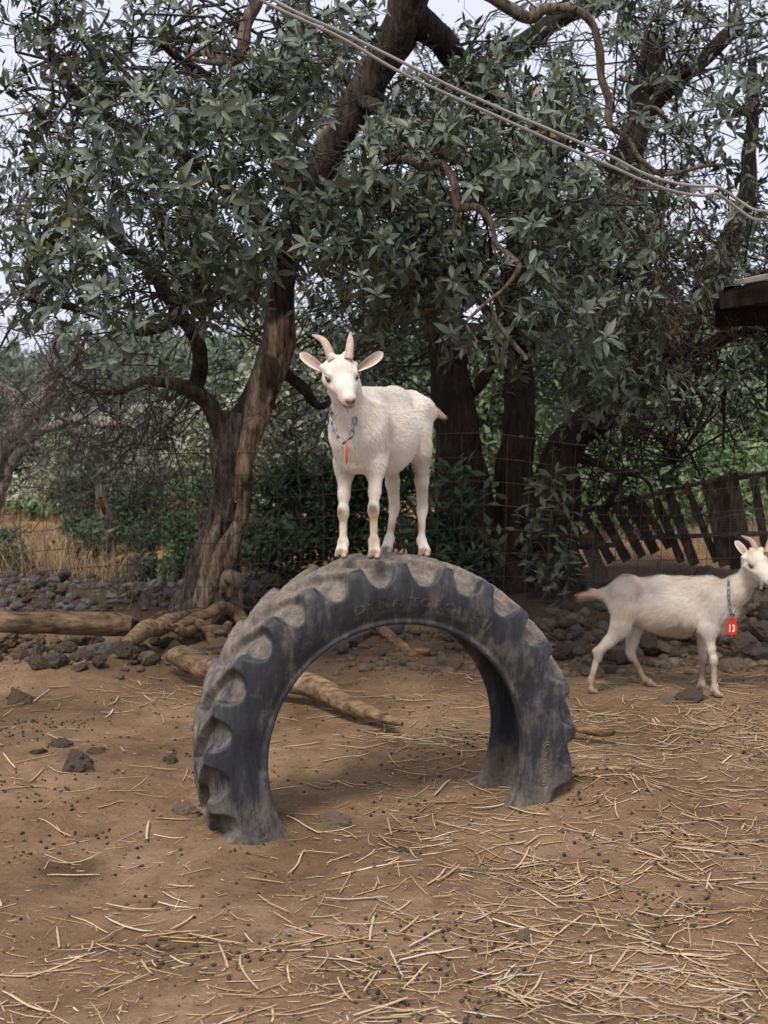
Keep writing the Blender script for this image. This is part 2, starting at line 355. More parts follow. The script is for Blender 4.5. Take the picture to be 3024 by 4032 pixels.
    letters('DYNA TORQUE', rad(108), .573, .046, 'lettering', 1.32, .0011)
    letters('II', rad(56.5), .575, .046, 'lettering', 1.32, .0011)
    letters('GO', rad(1.5), .574, .062, 'lettering', 1.75, .0017)
    letters('TUBELESS', rad(211), .572, .030, 'lettering', 1.2, .0008)
    return root
tyre()
# ------------------------------------------------------------------ goats (one continuous implicit surface each)
def surfnet(Fd, o, h):
    nx, ny, nz = Fd.shape; S = Fd < 0; cs = (nx, ny, nz); tot = nx * ny * nz
    ids, ps, quads = [], [], []
    for ax in range(3):
        a0 = [slice(None)] * 3; a1 = [slice(None)] * 3; a0[ax] = slice(0, -1); a1[ax] = slice(1, None)
        cr = np.argwhere(S[tuple(a0)] != S[tuple(a1)]); b1, b2 = (ax + 1) % 3, (ax + 2) % 3
        ok = (cr[:, b1] >= 1) & (cr[:, b2] >= 1) & (cr[:, b1] < cs[b1] - 1) & (cr[:, b2] < cs[b2] - 1); cr = cr[ok]
        e = cr.copy(); e[:, ax] += 1; fa = Fd[tuple(cr.T)]; fb = Fd[tuple(e.T)]; pos = cr.astype(float); pos[:, ax] += fa / (fa - fb)
        q = []
        for d1, d2 in ((0, 0), (-1, 0), (-1, -1), (0, -1)):
            c = cr.copy(); c[:, b1] += d1; c[:, b2] += d2; f = (c[:, 0] * ny + c[:, 1]) * nz + c[:, 2]; q.append(f); ids.append(f); ps.append(pos)
        q = np.stack(q, 1); inv = fa >= 0; q[inv] = q[inv][:, ::-1]; quads.append(q)
    ids = np.concatenate(ids); ps = np.concatenate(ps); u, iv = np.unique(ids, return_inverse=True); iv = iv.ravel(); n = len(u)
    cnt = np.bincount(iv, minlength=n); V = np.stack([np.bincount(iv, ps[:, k], n) / cnt for k in range(3)], 1)
    Q = np.searchsorted(u, np.concatenate(quads)); return V * h + o, Q
def smooth_mesh(V, Q, it=2, w=.5):
    e = np.concatenate([Q[:, [0, 1]], Q[:, [1, 2]], Q[:, [2, 3]], Q[:, [3, 0]]]); n = len(V)
    for _ in range(it):
        s = np.zeros_like(V); c = np.bincount(e[:, 0], minlength=n) + np.bincount(e[:, 1], minlength=n)
        for k in range(3): s[:, k] = np.bincount(e[:, 0], V[e[:, 1], k], n) + np.bincount(e[:, 1], V[e[:, 0], k], n)
        V = V + w * (s / np.maximum(c, 1)[:, None] - V)
    return V
class Sdf:
    """round cones; each carries hair length and lie"""
    def __init__(s): s.pr = []
    def cone(s, a, ra, b, rb, k=.03, lat=None, sc=1.0, hair=.012, flow=None, sub=False, cl=(1, 1, 1)):
        a = np.array(a, float); b = np.array(b, float)
        s.pr.append(dict(a=a, ra=ra, b=b, rb=rb, k=k, lat=None if lat is None else nrm(np.array(lat, float)), sc=sc, hair=hair, flow=nrm(b - a) if flow is None else nrm(np.array(flow, float)), sub=sub, cl=np.array(cl, float)))
    def dist(s, q, X):
        a, b = q['a'], q['b']
        if q['lat'] is not None:
            L, g = q['lat'], 1 / q['sc'] - 1
            X = X + L * ((X - a) @ L)[..., None] * g; b = b + L * ((b - a) @ L) * g
        ab = b - a; t = np.clip(((X - a) @ ab) / max(ab @ ab, 1e-9), 0, 1)
        d = np.linalg.norm(X - a - t[..., None] * ab, axis=-1) - (q['ra'] + t * (q['rb'] - q['ra']))
        return d * min(1, q['sc']) if q['lat'] is not None else d
    def surface(s, h=.0038):
        lo = np.min([np.minimum(q['a'], q['b']) - max(q['ra'], q['rb']) * max(1, q['sc']) for q in s.pr], 0) - .03
        hi = np.max([np.maximum(q['a'], q['b']) + max(q['ra'], q['rb']) * max(1, q['sc']) for q in s.pr], 0) + .03
        n = np.ceil((hi - lo) / h).astype(int); Fd = np.full(n, .2, np.float32); ax = [lo[k] + np.arange(n[k]) * h for k in range(3)]
        for q in s.pr:
            m = max(q['ra'], q['rb']) * max(1, q['sc']) + .05
            l2 = np.clip(((np.minimum(q['a'], q['b']) - m - lo) / h).astype(int), 0, n); h2 = np.clip(((np.maximum(q['a'], q['b']) + m - lo) / h).astype(int) + 1, 0, n)
            sl_ = tuple(slice(l2[k], h2[k]) for k in range(3)); X = np.stack(np.meshgrid(*[ax[k][sl_[k]] for k in range(3)], indexing='ij'), -1)
            d = s.dist(q, X); c = Fd[sl_]; k = q['k']
            if q['sub']: d = -d; hh = np.maximum(k - np.abs(c - d), 0) / k; Fd[sl_] = np.maximum(c, d) + hh * hh * k * .25
            else: hh = np.maximum(k - np.abs(c - d), 0) / k; Fd[sl_] = np.minimum(c, d) - hh * hh * k * .25
        V, Q = surfnet(Fd, lo, h); return smooth_mesh(V, Q, 2, .5), Q
    def attrs(s, X):
        W = 0; Hr = 0; Fl = 0; Cl = 0
        for q in s.pr:
            if q['sub']: continue
            w = np.exp(-np.maximum(s.dist(q, X) + .004, -.01) / .012) + 1e-9; W = W + w; Hr = Hr + w * q['hair']; Fl = Fl + w[:, None] * q['flow']; Cl = Cl + w[:, None] * q['cl']
        return Hr / W, nrm(Fl), Cl / W[:, None]
def vnormals(V, Q):
    n = np.cross(V[Q[:, 2]] - V[Q[:, 0]], V[Q[:, 3]] - V[Q[:, 1]]); o = np.zeros_like(V)
    for k in range(4):
        for c in range(3): o[:, c] += np.bincount(Q[:, k], n[:, c], len(V))
    return nrm(o)
def m_goat(nt, n, l, b):
    at = N_(nt, 'VertexColor', layer_name='Col'); ns = noise_n(nt, 30, 4, .6); r = ramp(nt, ns.outputs[0], [(.3, (.86, .84, .8)), (.65, (1.04, 1.03, 1.02))])
    l.new(mixc(nt, 1.0, at.outputs[0], r.outputs[0], 'MULTIPLY'), b.inputs['Base Color']); b.inputs['Roughness'].default_value = .8; b.inputs['Specular IOR Level'].default_value = .2
    b.inputs['Subsurface Weight'].default_value = .08; b.inputs['Subsurface Scale'].default_value = .01
M_goat = mat('white_goat_hide', m_goat)
M_coat = mat('white_goat_hair', m_vcol(.6, .25, 0))
M_horn = mat('horn', lambda nt, n, l, b: (l.new(mixc(nt, 1.0, N_(nt, 'VertexColor', layer_name='Col').outputs[0], ramp(nt, noise_n(nt, 60, 4).outputs[0], [(.3, (.75, .72, .68)), (.7, (1.1, 1.1, 1.1))]).outputs[0], 'MULTIPLY'), b.inputs['Base Color']), b.inputs['Roughness'].__setattr__('default_value', .55)))
M_eye = mat('goat_eye', lambda nt, n, l, b: (l.new(N_(nt, 'VertexColor', layer_name='Col').outputs[0], b.inputs['Base Color']), b.inputs['Roughness'].__setattr__('default_value', .08)))
M_red = mat('red_plastic', lambda nt, n, l, b: (b.inputs['Base Color'].__setattr__('default_value', (.62, .035, .015, 1)), b.inputs['Roughness'].__setattr__('default_value', .4)))
M_cream = mat('cream_print', lambda nt, n, l, b: (b.inputs['Base Color'].__setattr__('default_value', (.8, .72, .6, 1)), b.inputs['Roughness'].__setattr__('default_value', .5)))
def ear_mesh(base, tip, face, width, thick=.004):
    """cupped leaf-shaped ear: base, tip, direction its hollow faces"""
    base, tip, face = (np.array(v, float) for v in (base, tip, face)); L = np.linalg.norm(tip - base); ax = (tip - base) / L
    face = nrm(face - ax * (face @ ax)); side = np.cross(ax, face); nt_, ns_ = 15, 9
    t = np.linspace(0, 1, nt_); w = np.interp(t, [0, .12, .3, .55, .75, .9, .97, 1], [.48, .58, .84, 1, .93, .72, .48, .12]) * width / 2
    th = np.linspace(-1, 1, ns_); T, S = np.meshgrid(t, th, indexing='ij'); Wd = np.interp(T, t, w)
    cup = np.interp(T, [0, .3, 1], [.95, .55, .2]) ; x = S * Wd; y = (np.abs(S) ** 2 - .55) * Wd * cup + .05 * L * np.sin(T * np.pi)
    A = base + T[..., None] * (tip - base) + x[..., None] * side + y[..., None] * face
    ed = (1 - np.abs(S) ** 4) * thick * (1 - T ** 6 * .6); B = A - face * ed[..., None]; A2 = A + face * (ed * .1)[..., None]
    V = np.concatenate([A2.reshape(-1, 3), B.reshape(-1, 3)]); f = grid_faces(nt_, ns_); n = nt_ * ns_
    inner = (1 - sst(.55, .92, np.abs(S))) * (1 - .45 * T) * sst(1.0, .86, T)
    pink = np.array([.36, .20, .14]); wh = np.array([.76, .69, .60]); C = wh + (pink - wh) * inner[..., None] * .85
    rb = (np.sin(T * 34 + S * 3) * .5 + .5) * inner * .25; C = C * (1 - rb[..., None] * .4)
    return V, np.concatenate([f[:, ::-1], f + n]), np.concatenate([C.reshape(-1, 3), np.tile(wh, (n, 1))])
def goat(name, label, J, seed, nhair, spots, HL=1.25, hs=1.0, beard=None):
    """J: joints in world space, H: head frame"""
    rng = np.random.default_rng(seed); s = Sdf(); A = {k: np.array(v, float) for k, v in J.items()}
    fwd = nrm((A['chest'] - A['rump']) * np.array([1, 1, 0])); lat = np.array([-fwd[1], fwd[0], 0]); up = np.array([0, 0, 1.])
    ch, mid, ru = A['chest'], A['mid'], A['rump']; back = -fwd * .9 - up * .35; dn = -up * .9 - fwd * .35
    s.cone(ch, .120, mid, .127, .05, lat, .76, .018, back); s.cone(mid, .127, ru, .092, .05, lat, .82, .020, back)
    s.cone(ch * .3 + mid * .7 - up * .035, .112, mid * .7 + ru * .3 - up * .015, .098, .05, lat, .90, .020, back)       # belly
    s.cone(A['withers'], .038, A['loin'], .036, .06, None, 1, .024, -fwd * .8 - up * .1)
    s.cone(A['loin'], .036, A['croup'], .04, .05, None, 1, .022, -fwd * .8 - up * .2); s.cone(A['croup'], .042, A['tail0'], .03, .05, None, 1, .02)
    s.cone(ch + fwd * .07 - up * .02, .066, ch + fwd * .055 - up * .09, .046, .05, lat, 1.0, .020, dn)                 # brisket
    s.cone(ch + fwd * .05 + up * .03, .078, A['nk0'], .060, .05, None, 1, .02, dn)
    s.cone(A['nk0'], .060, A['nk1'], .046, .04, None, 1, .018, -nrm(A['nk1'] - A['nk0']) - up * .2)
    for i, sg in (('R', -1), ('L', 1)):
        hp = A['croup'] + lat * sg * .058 - up * .012 - fwd * .0; s.cone(hp + fwd * .05, .026, hp - fwd * .03, .03, .03, None, 1, .018, back)
        # front leg
        e, k_, f_, h_ = A['elb' + i], A['kn' + i], A['ff' + i], A['fh' + i]
        s.cone(ch + lat * sg * .066 + up * .055, .046, e + up * .03, .037, .045, lat, .8, .018, dn)
        s.cone(e + up * .03, .036, e * .45 + k_ * .55, .0190, .03, None, 1, .010, dn); s.cone(e * .45 + k_ * .55, .0190, k_, .0170, .02, None, 1, .009)
        s.cone(k_ + up * .010, .0188, k_ - up * .010, .0178, .012, None, 1, .005, -up); s.cone(k_, .0155, f_, .0130, .014, None, 1, .007)
        foot(s, f_, h_, A.get('toeF', fwd), lat, .019)
        # hind leg
        st, hk, ff, hh = A['sti' + i], A['hk' + i], A['hf' + i], A['hh' + i]
        s.cone(ru + lat * sg * .045 + up * .02, .074, st * .75 + ru * .25 + lat * sg * .012, .050, .045, lat, .72, .020, dn)
        s.cone(st, .040, st * .5 + hk * .5, .0235, .03, lat, .85, .018, hk - st); s.cone(st * .5 + hk * .5, .0235, hk, .0185, .022, None, 1, .010)
        pt = hk - fwd * .012 + up * .012; s.cone(st * .45 + hk * .55 - fwd * .014, .010, pt, .012, .02, None, 1, .008)
        s.cone(pt, .014, hk - up * .02, .017, .015, None, 1, .009); s.cone(hk, .0165, ff, .0130, .014, None, 1, .008)
        foot(s, ff, hh, A.get('toeH', fwd), lat, .018)
    t0, t1, t2 = A['tail0'], A['tail1'], A['tail2']; s.cone(t0, .022, t1, .018, .02, None, 1, .022); s.cone(t1, .018, t2, .008, .01, None, 1, .034)
    # head
    O, X, Y, Z = A['eyes'], nrm(A['hx']), None, nrm(A['hz']); Y = nrm(np.cross(Z, X)); Z = np.cross(X, Y)
    def H(x, y, z): return O + hs * (X * x + Y * y + Z * z)
    hd = dict(hair=.007, flow=-X * .6 - Z * .3); q = hs
    s.cone(A['nk1'], .052 * q, H(-.045, 0, -.045), .050 * q, .03, None, 1, .014, -X - up * .4)
    s.cone(H(-.052, 0, -.014), .048 * q, H(-.008, 0, -.006), .046 * q, .02, Y, 1.12, **hd)
    s.cone(H(-.01, 0, -.014), .044 * q, H(.070, 0, -.030), .034 * q, .02, Y, 1.0, **hd)
    s.cone(H(.06, 0, -.028), .034 * q, H(.128, 0, -.036), .0245 * q, .02, Y, .92, hair=.004, flow=-X)
    s.cone(H(-.035, 0, -.055), .038 * q, H(.045, 0, -.062), .025 * q, .02, Y, .88, **hd)
    s.cone(H(.045, 0, -.062), .025 * q, H(.112, 0, -.060), .0165 * q, .014, Y, .95, hair=.006, flow=-X)
    s.cone(H(.136, 0, -.034), .0205 * q, H(.138, 0, -.046), .019 * q, .01, Y, 1.1, hair=.0015, flow=-X)
    s.cone(H(.120, 0, -.066), .0155 * q, H(.126, 0, -.066), .013 * q, .006, Y, 1.2, hair=.003, flow=-X)
    s.cone(H(.100, .012, -.05), .018 * q, H(.122, .010, -.050), .016 * q, .012, hair=.004, flow=-X); s.cone(H(.100, -.012, -.05), .018 * q, H(.122, -.010, -.050), .016 * q, .012, hair=.004, flow=-X)
    for sg in (-1, 1):
        s.cone(H(-.022, sg * .045, .006), .014 * q, H(.016, sg * .0445, .003), .009 * q, .010, **hd)              # brow
        s.cone(H(-.02, sg * .044, -.036), .021 * q, H(.045, sg * .029, -.040), .014 * q, .016, **hd)             # cheek bone
        s.cone(H(-.038, sg * .022, .022), .022 * q, H(-.042, sg * .027, .040), .0165 * q, .02, hair=.006, flow=Z)      # horn base
        s.cone(H(-.045, sg * .044, -.006), .018 * q, H(-.050, sg * .060, -.002), .010 * q, .018, **hd)             # ear root
        s.cone(H(.012, sg * .062, -.016), .013 * q, H(.030, sg * .056, -.019), .009 * q, .006, sub=True)         # socket
        s.cone(H(.158, sg * .0115, -.036), .0050 * q, H(.150, sg * .017, -.031), .0035 * q, .003, sub=True)      # nostril
        s.cone(H(.150, sg * .004, -.0585), .0028 * q, H(.104, sg * .034, -.0565), .0024 * q, .004, sub=True)     # mouth
    s.cone(H(.156, 0, -.042), .0022 * q, H(.150, 0, -.056), .0022 * q, .004, sub=True)
    V, Q = s.surface(); Nn = vnormals(V, Q); Hr, Fl, Cl = s.attrs(V)
    local = lambda X_: ((X_ - O) / hs) @ np.stack([X, Y, Z], 1)
    def colour(Xw):
        c = np.tile([.80, .735, .645], (len(Xw), 1)); m = fbm(Xw, 7, seed, 3) * .5 + .5
        c = c * (1 - .16 * sst(.35, .8, m))[:, None] * np.array([1, 1, 1]) ; m2 = fbm(Xw, 16, seed + 5, 3)
        c = c * (1 - .10 * sst(.1, .7, m2)[:, None] * np.array([.6, 1, 1.6]))
        for p, r, k_, a_ in spots:
            w = np.exp(-(np.linalg.norm(Xw - np.array(p), axis=1) / (r * 1.25)) ** 2) * a_ * 1.35 * (.75 + .5 * m); w = w.clip(0, 1)[:, None]; c = c * (1 - w) + np.array(k_) * w
        L_ = local(Xw); c = c * (1 - .14 * sst(.07, .13, L_[:, 0]) * (np.linalg.norm(L_, axis=1) < .25))[:, None]; g = np.exp(-(((L_[:, 0] - .154) / .012) ** 2 + (L_[:, 1] / .0155) ** 2 + ((L_[:, 2] + .037) / .0105) ** 2)); g = (g * 1.6).clip(0, 1)[:, None]
        c = c * (1 - g) + np.array([.37, .175, .13]) * g                                            # pink nose leather
        g = np.exp(-(((L_[:, 0] - .135) / .026) ** 2 + ((L_[:, 2] + .0575) / .0055) ** 2)) * (np.abs(L_[:, 1]) < .04); g = (g * 1.2).clip(0, 1)[:, None]; c = c * (1 - g) + np.array([.19, .095, .075]) * g
        for sg in (-1, 1):
            g = np.exp(-(((L_[:, 0] - .014) / .018) ** 2 + ((L_[:, 1] - sg * .050) / .012) ** 2 + ((L_[:, 2] + .017) / .009) ** 2)); g = (g * 1.8).clip(0, 1)[:, None]; c = c * (1 - g) + np.array([.09, .06, .05]) * g
            g = np.exp(-(np.linalg.norm((L_ - np.array([.156, sg * .0120, -.035])) / np.array([.009, .0062, .0055]), axis=1)) ** 2); g = (g * 1.3).clip(0, 1)[:, None]; c = c * (1 - g) + np.array([.06, .03, .025]) * g
        return c
    C = colour(V) * Cl
    hz = np.min([V[:, 2] * 0 + 9] + [np.linalg.norm((V - A[k + i]) , axis=1) for k in ('fh', 'hh') for i in 'LR'], 0); g = sst(.043, .031, hz)[:, None] * .95; C = C * (1 - g) + np.array([.20, .14, .10]) * g; g = sst(.014, .004, np.min([np.abs(V[:, 2] - A[k + i][2]) + 9 * (np.linalg.norm(V - A[k + i], axis=1) > .06) for k in ('fh', 'hh') for i in 'LR'], 0))[:, None] * .7; C = C * (1 - g) + np.array([.09, .065, .05]) * g
    mb = MB(); mb.add(V, Q, C)
    for eb, et, ef in (('eb0', 'et0', 'ef0'), ('eb1', 'et1', 'ef1')):
        v, f, c = ear_mesh(A[eb], A[et], A[ef], A['earw'][0]); mb.add(v, f, c)
    root = empty(name, (ch[0], ch[1], min(A['fhL'][2], A['hhL'][2])), label, 'goat'); mb.build('body', M_goat, root)
    # coat: thin tapering hairs lying along the body
    tri = V[Q]; ar = np.linalg.norm(np.cross(tri[:, 2] - tri[:, 0], tri[:, 3] - tri[:, 1]), axis=1); hq = Hr[Q].mean(1)
    pr_ = ar * (.4 + hq * 40); pk = rng.choice(len(Q), nhair, p=pr_ / pr_.sum()); uv = rng.random((nhair, 2)); a_, b_ = uv[:, :1], uv[:, 1:]
    tq = tri[pk]; X0 = (tq[:, 0] * (1 - a_) + tq[:, 1] * a_) * (1 - b_) + (tq[:, 3] * (1 - a_) + tq[:, 2] * a_) * b_
    n0 = Nn[Q[pk, 0]]; fl = Fl[Q[pk, 0]] + rng.normal(size=(nhair, 3)) * .12
    fl = fl + (.34 * np.stack([vn(X0, 16, seed + k) for k in range(3)], 1) + .30 * np.stack([vn(X0, 45, seed + 9 + k) for k in range(3)], 1)) * (HL ** 2) / 1.9; fl = nrm(fl - n0 * (fl * n0).sum(1, keepdims=True))
    ln = Hr[Q[pk, 0]] * HL * rng.uniform(.6, 1.3, nhair); keep = ln > .0022
    L0 = local(X0); keep &= ~((np.abs(L0[:, 0] - .006) < .016) & (np.abs(np.abs(L0[:, 1]) - .055) < .018) & (np.abs(L0[:, 2] + .018) < .010))
    keep &= ~((L0[:, 0] > .142) & (L0[:, 0] < .18)) ; X0, n0, fl, ln = X0[keep], n0[keep], fl[keep], ln[keep]; n = len(X0)
    lift = rng.uniform(.15, .6, n)[:, None]; ln = ln[:, None]; sd = nrm(np.cross(fl, n0)) * rng.uniform(.00045, .0009, n)[:, None]
    P1 = X0 + (fl + n0 * lift * 1.1) * ln * .5; P2 = X0 + (fl + n0 * lift * .6) * ln - up * ln * .12; X0 = X0 - n0 * .001
    Vh = np.stack([X0 - sd, X0 + sd, P1 + sd * .8, P1 - sd * .8, P2 + sd * .15, P2 - sd * .15], 1).reshape(-1, 3)
    i0 = np.arange(n)[:, None] * 6; Fh = np.concatenate([i0 + np.array([[0, 1, 2, 3]]), i0 + np.array([[3, 2, 4, 5]])])
    ch_ = colour(X0) * 1.04 * rng.uniform(.86, 1.1, n)[:, None]
    co = mk('coat', Vh, Fh, M_coat, np.repeat(ch_, 6, 0), root); co['kind'] = 'stuff'
    # eyes, horns
    for sg in (-1, 1):
        c = H(.012, sg * .0450, -.0165); r = .0140 * hs; th = np.linspace(0, np.pi, 11); phv = np.arange(16) / 16 * 2 * np.pi
        nn = nrm(X * .75 + Y * sg * .65 + Z * .02); sdv = nrm(np.cross(nn, Z)); uz = np.cross(sdv, nn); T, Ph = np.meshgrid(th, phv, indexing='ij')
        v = c + r * (np.cos(T)[..., None] * nn + (np.sin(T) * np.cos(Ph))[..., None] * sdv + (np.sin(T) * np.sin(Ph))[..., None] * uz); v = v.reshape(-1, 3)
        ang = T.ravel(); pup = (np.abs(np.sin(T) * np.cos(Ph)).ravel() < .42) & (np.abs(np.sin(T) * np.sin(Ph)).ravel() < .18) & (ang < 1.2)
        cc = np.where((ang < .85)[:, None], np.array([.20, .10, .035]), np.array([.05, .03, .025])); cc[pup] = (.01, .01, .01); mk('eye', v, grid_faces(11, 16, wrap_v=True), M_eye, cc, root)
        lid = [H(.031, sg * .041, -.011), H(.021, sg * .052, -.0035), H(.004, sg * .0575, -.0075), H(-.008, sg * .0575, -.020)]
        v, f = tube(lid, [.0012 * hs, .0028 * hs, .0028 * hs, .0012 * hs], 6, 12); mk('eyelid', v, f, M_goat, np.tile([.50, .40, .34], (len(v), 1)), root)
        pts = [A['hb%d' % (sg > 0)]] + [A[k] for k in (('hm0', 'ht0') if sg < 0 else ('hm1', 'ht1'))]
        pts[0] = np.array(pts[0]) - nrm(np.array(pts[1]) - np.array(pts[0])) * .014 - X * .004; pp = spline(pts, 7); rr = np.array([.0155, .0152, .0146, .0133, .0112, .0085, .0038]) * hs
        v, f = tube(pp, rr, 14, 60, lambda T, S, B: 1 + .045 * np.sin(S * 95 + .5 * np.sin(T)) * (1 - S) ** .5 + .03 * np.cos(2 * T)); S_ = np.repeat(np.linspace(0, 1, 60), 14); S_ = np.concatenate([S_, [0, 1]])
        cc = np.array([.50, .36, .27]) * (1 - S_[:, None]) + np.array([.52, .40, .31]) * S_[:, None]; cc = cc * (1 - .22 * (np.sin(S_ * 95) < -.35)[:, None] * (1 - S_[:, None])); mk('horn', v, f, M_horn, cc, root)
    if beard is not None:
        m = 26; b0 = np.array(beard[0], float) + rng.normal(size=(m, 3)) * .004; b1 = np.array(beard[-1], float) + rng.normal(size=(m, 3)) * .004
        pb = frac_path(rng, b0, b1, 5, .03); v, f = tubes_vec(pb, np.tile([.0016, .0016, .0014, .0011, .0003], (m, 1))); bo = mk('beard', v, f, M_coat, np.tile([.8, .75, .68], (len(v), 1)), root)
    return root, V, A
def foot(s, f, h, fw, lat, r):
    """fetlock, pastern and two cloven toes"""
    up = np.array([0, 0, 1.]); fw = nrm(fw)
    s.cone(f + up * .006, r * .95, f - up * .004, r * .92, .012, None, 1, .008)
    for sg in (-1, 1):
        d = lat * sg; t0 = h + d * .0115 + up * .022 - fw * .004; t1 = h + d * .0135 + fw * .020 + up * .0125
        s.cone(f + d * .006, .0135, t0 + up * .006, .0125, .010, None, 1, .006); s.cone(t0, .0145, t1, .0105, .004, None, 1, .002, cl=(.8, .72, .65))
        s.cone(h + d * .012 - fw * .008 + up * .012, .0125, h + d * .0135 + fw * .016 + up * .0105, .0105, .004, None, 1, .0018, cl=(.8, .72, .65))
        s.cone(f - fw * .016 + d * .009 - up * .006, .0055, f - fw * .020 + d * .010 - up * .016, .0045, .004, None, 1, .004, cl=(.5, .4, .35))
def link_path(path, Lk, name, label, mat_, hang_tag=None):
    """chain of oval links along a closed or open path"""
    path = np.asarray(path, float); d = np.concatenate([[0], np.cumsum(np.linalg.norm(np.diff(path, axis=0), axis=1))]); n = int(d[-1] / Lk)
    root = empty(name, tuple(path[len(path) // 2]), label, 'chain')
    q = np.stack([np.interp(np.linspace(0, d[-1], n + 1), d, path[:, k]) for k in range(3)], 1)
    for i in range(n):
        a, b = q[i], q[i + 1]; ax = nrm(b - a); c = (a + b) / 2; out = nrm(c - path.mean(0)); out = nrm(out - ax * (out @ ax)); sd = np.cross(ax, out)
        w = nrm(sd + out * (1.0 if i % 2 else -.6)); hl, hw = Lk * .66, Lk * .27
        th = np.linspace(0, 2 * np.pi, 21)[:-1]; cx = np.sign(np.cos(th)) * np.abs(np.cos(th)) ** .75; pts = c + (cx * hl)[:, None] * ax + (np.sin(th) * hw)[:, None] * w
        nv = np.cross(ax, w); t = nrm(np.roll(pts, -1, 0) - np.roll(pts, 1, 0)); m = np.cross(t, nv); ph = np.arange(6) / 6 * 2 * np.pi; r = Lk * .085
        V = pts[:, None] + r * (np.cos(ph)[None, :, None] * m[:, None] + np.sin(ph)[None, :, None] * nv); mk('link', V.reshape(-1, 3), grid_faces(20, 6, True, True), mat_, None, root)
    return root
def number_tag(c, down, face, w, h, name, label, txt):
    """flat plastic tag: rounded shield with a hole, digits on it"""
    c, down, face = (np.array(v, float) for v in (c, down, face)); down = nrm(down); face = nrm(face - down * (face @ down)); sd = np.cross(face, down)
    t = np.linspace(0, 2 * np.pi, 33)[:-1]; y = -np.cos(t); wd = np.interp(y, [-1, -.85, -.4, .3, .8, 1], [.0, .42, .74, 1, .82, .0]); x = np.sign(np.sin(t)) * wd
    hx, hy = .28 * np.sin(t), -.62 - .22 * np.cos(t); o3 = lambda x, y, z: c + np.outer(x * w / 2, sd) + np.outer(y * h / 2, down) + face * z
    V = np.concatenate([o3(x, y, .0018), o3(hx, hy, .0018), o3(x, y, -.0018), o3(hx, hy, -.0018)]); k = np.arange(32); k2 = (k + 1) % 32
    Fq = np.concatenate([np.stack([k, k2, k2 + 32, k + 32], 1), np.stack([k + 64, k + 96, k2 + 96, k2 + 64], 1), np.stack([k, k + 64, k2 + 64, k2], 1), np.stack([k + 32, k2 + 32, k2 + 96, k + 96], 1)])
    root = empty(name, tuple(c), label, 'tag'); mk('plate', V, Fq, M_red, None, root, smooth=False)
    if txt:
        cu = bpy.data.curves.new('t', 'FONT'); cu.body = txt; cu.size = 1; cu.extrude = .02; cu.offset = .025; cu.resolution_u = 4; cu.align_x = 'CENTER'
        o = bpy.data.objects.new('t', cu); col.objects.link(o); dg = bpy.context.evaluated_depsgraph_get(); me = bpy.data.meshes.new_from_object(o.evaluated_get(dg)); bpy.data.objects.remove(o)
        for vtx in me.vertices:
            p = c + sd * (-vtx.co.x if False else vtx.co.x) * w * .62 - down * (vtx.co.y * h * .50 - h * .30) + face * (.0019 + vtx.co.z * .01); vtx.co = p
        me.materials.append(M_cream); oo = bpy.data.objects.new('digits', me); col.objects.link(oo); oo.parent = root; oo.matrix_parent_inverse = root.matrix_world.inverted()
    return root
# --- the goat on the tyre
Pn = lambda u, v, Y: np.array(P(u, v, Y))
ground_z = lambda x, y: float(hfun(x, y)[0])
g1 = dict(chest=Pn(361, 433, 4.60), mid=Pn(385, 435, 4.80), rump=Pn(406, 427, 4.98), withers=Pn(364, 399, 4.66), loin=Pn(394, 400, 4.88), croup=Pn(410, 405, 4.99), tail0=Pn(427, 414, 5.08),
    nk0=Pn(351, 414, 4.52), nk1=Pn(345, 388, 4.45), tail1=Pn(433, 412.5, 5.11), tail2=Pn(440, 415, 5.12),
    elbR=Pn(345, 472, 4.62), knR=Pn(343.3, 512, 4.60), ffR=Pn(343.2, 543, 4.60), fhR=Pn(341.5, 558.3, 4.585), elbL=Pn(376, 470, 4.57), knL=Pn(373.5, 510, 4.54), ffL=Pn(374, 542, 4.54), fhL=Pn(374.6, 559, 4.525),
    stiR=Pn(391, 457, 4.90), hkR=Pn(394.3, 507, 5.0), hfR=Pn(389.5, 539, 4.93), hhR=Pn(386.5, 555.0, 4.90), stiL=Pn(421.5, 451, 4.88), hkL=Pn(422, 509, 4.97), hfL=Pn(421.5, 541, 4.91), hhL=Pn(424.5, 557, 4.87),
    eyes=Pn(341.5, 372, 4.405), hx=(.23, -.86, -.47), hz=(.02, -.47, .88),
    hb0=Pn(331.5, 359, 4.41), hm0=Pn(324.5, 342, 4.46), ht0=Pn(312.8, 335.2, 4.53), hb1=Pn(348.7, 358, 4.41), hm1=Pn(350, 344, 4.46), ht1=Pn(350.4, 333.4, 4.53),
    eb0=Pn(326, 371.5, 4.44), et0=Pn(299.8, 353, 4.46), ef0=(.25, -1, -.25), eb1=Pn(357.5, 369.5, 4.44), et1=Pn(383, 352.5, 4.47), ef1=(-.1, -1, -.25), earw=(.038,), toeF=np.array([-.2, -.98, 0]), toeH=np.array([-.2, -.98, 0]))
fz = lambda: None
br, ye = (.20, .14, .10), (.50, .33, .17)
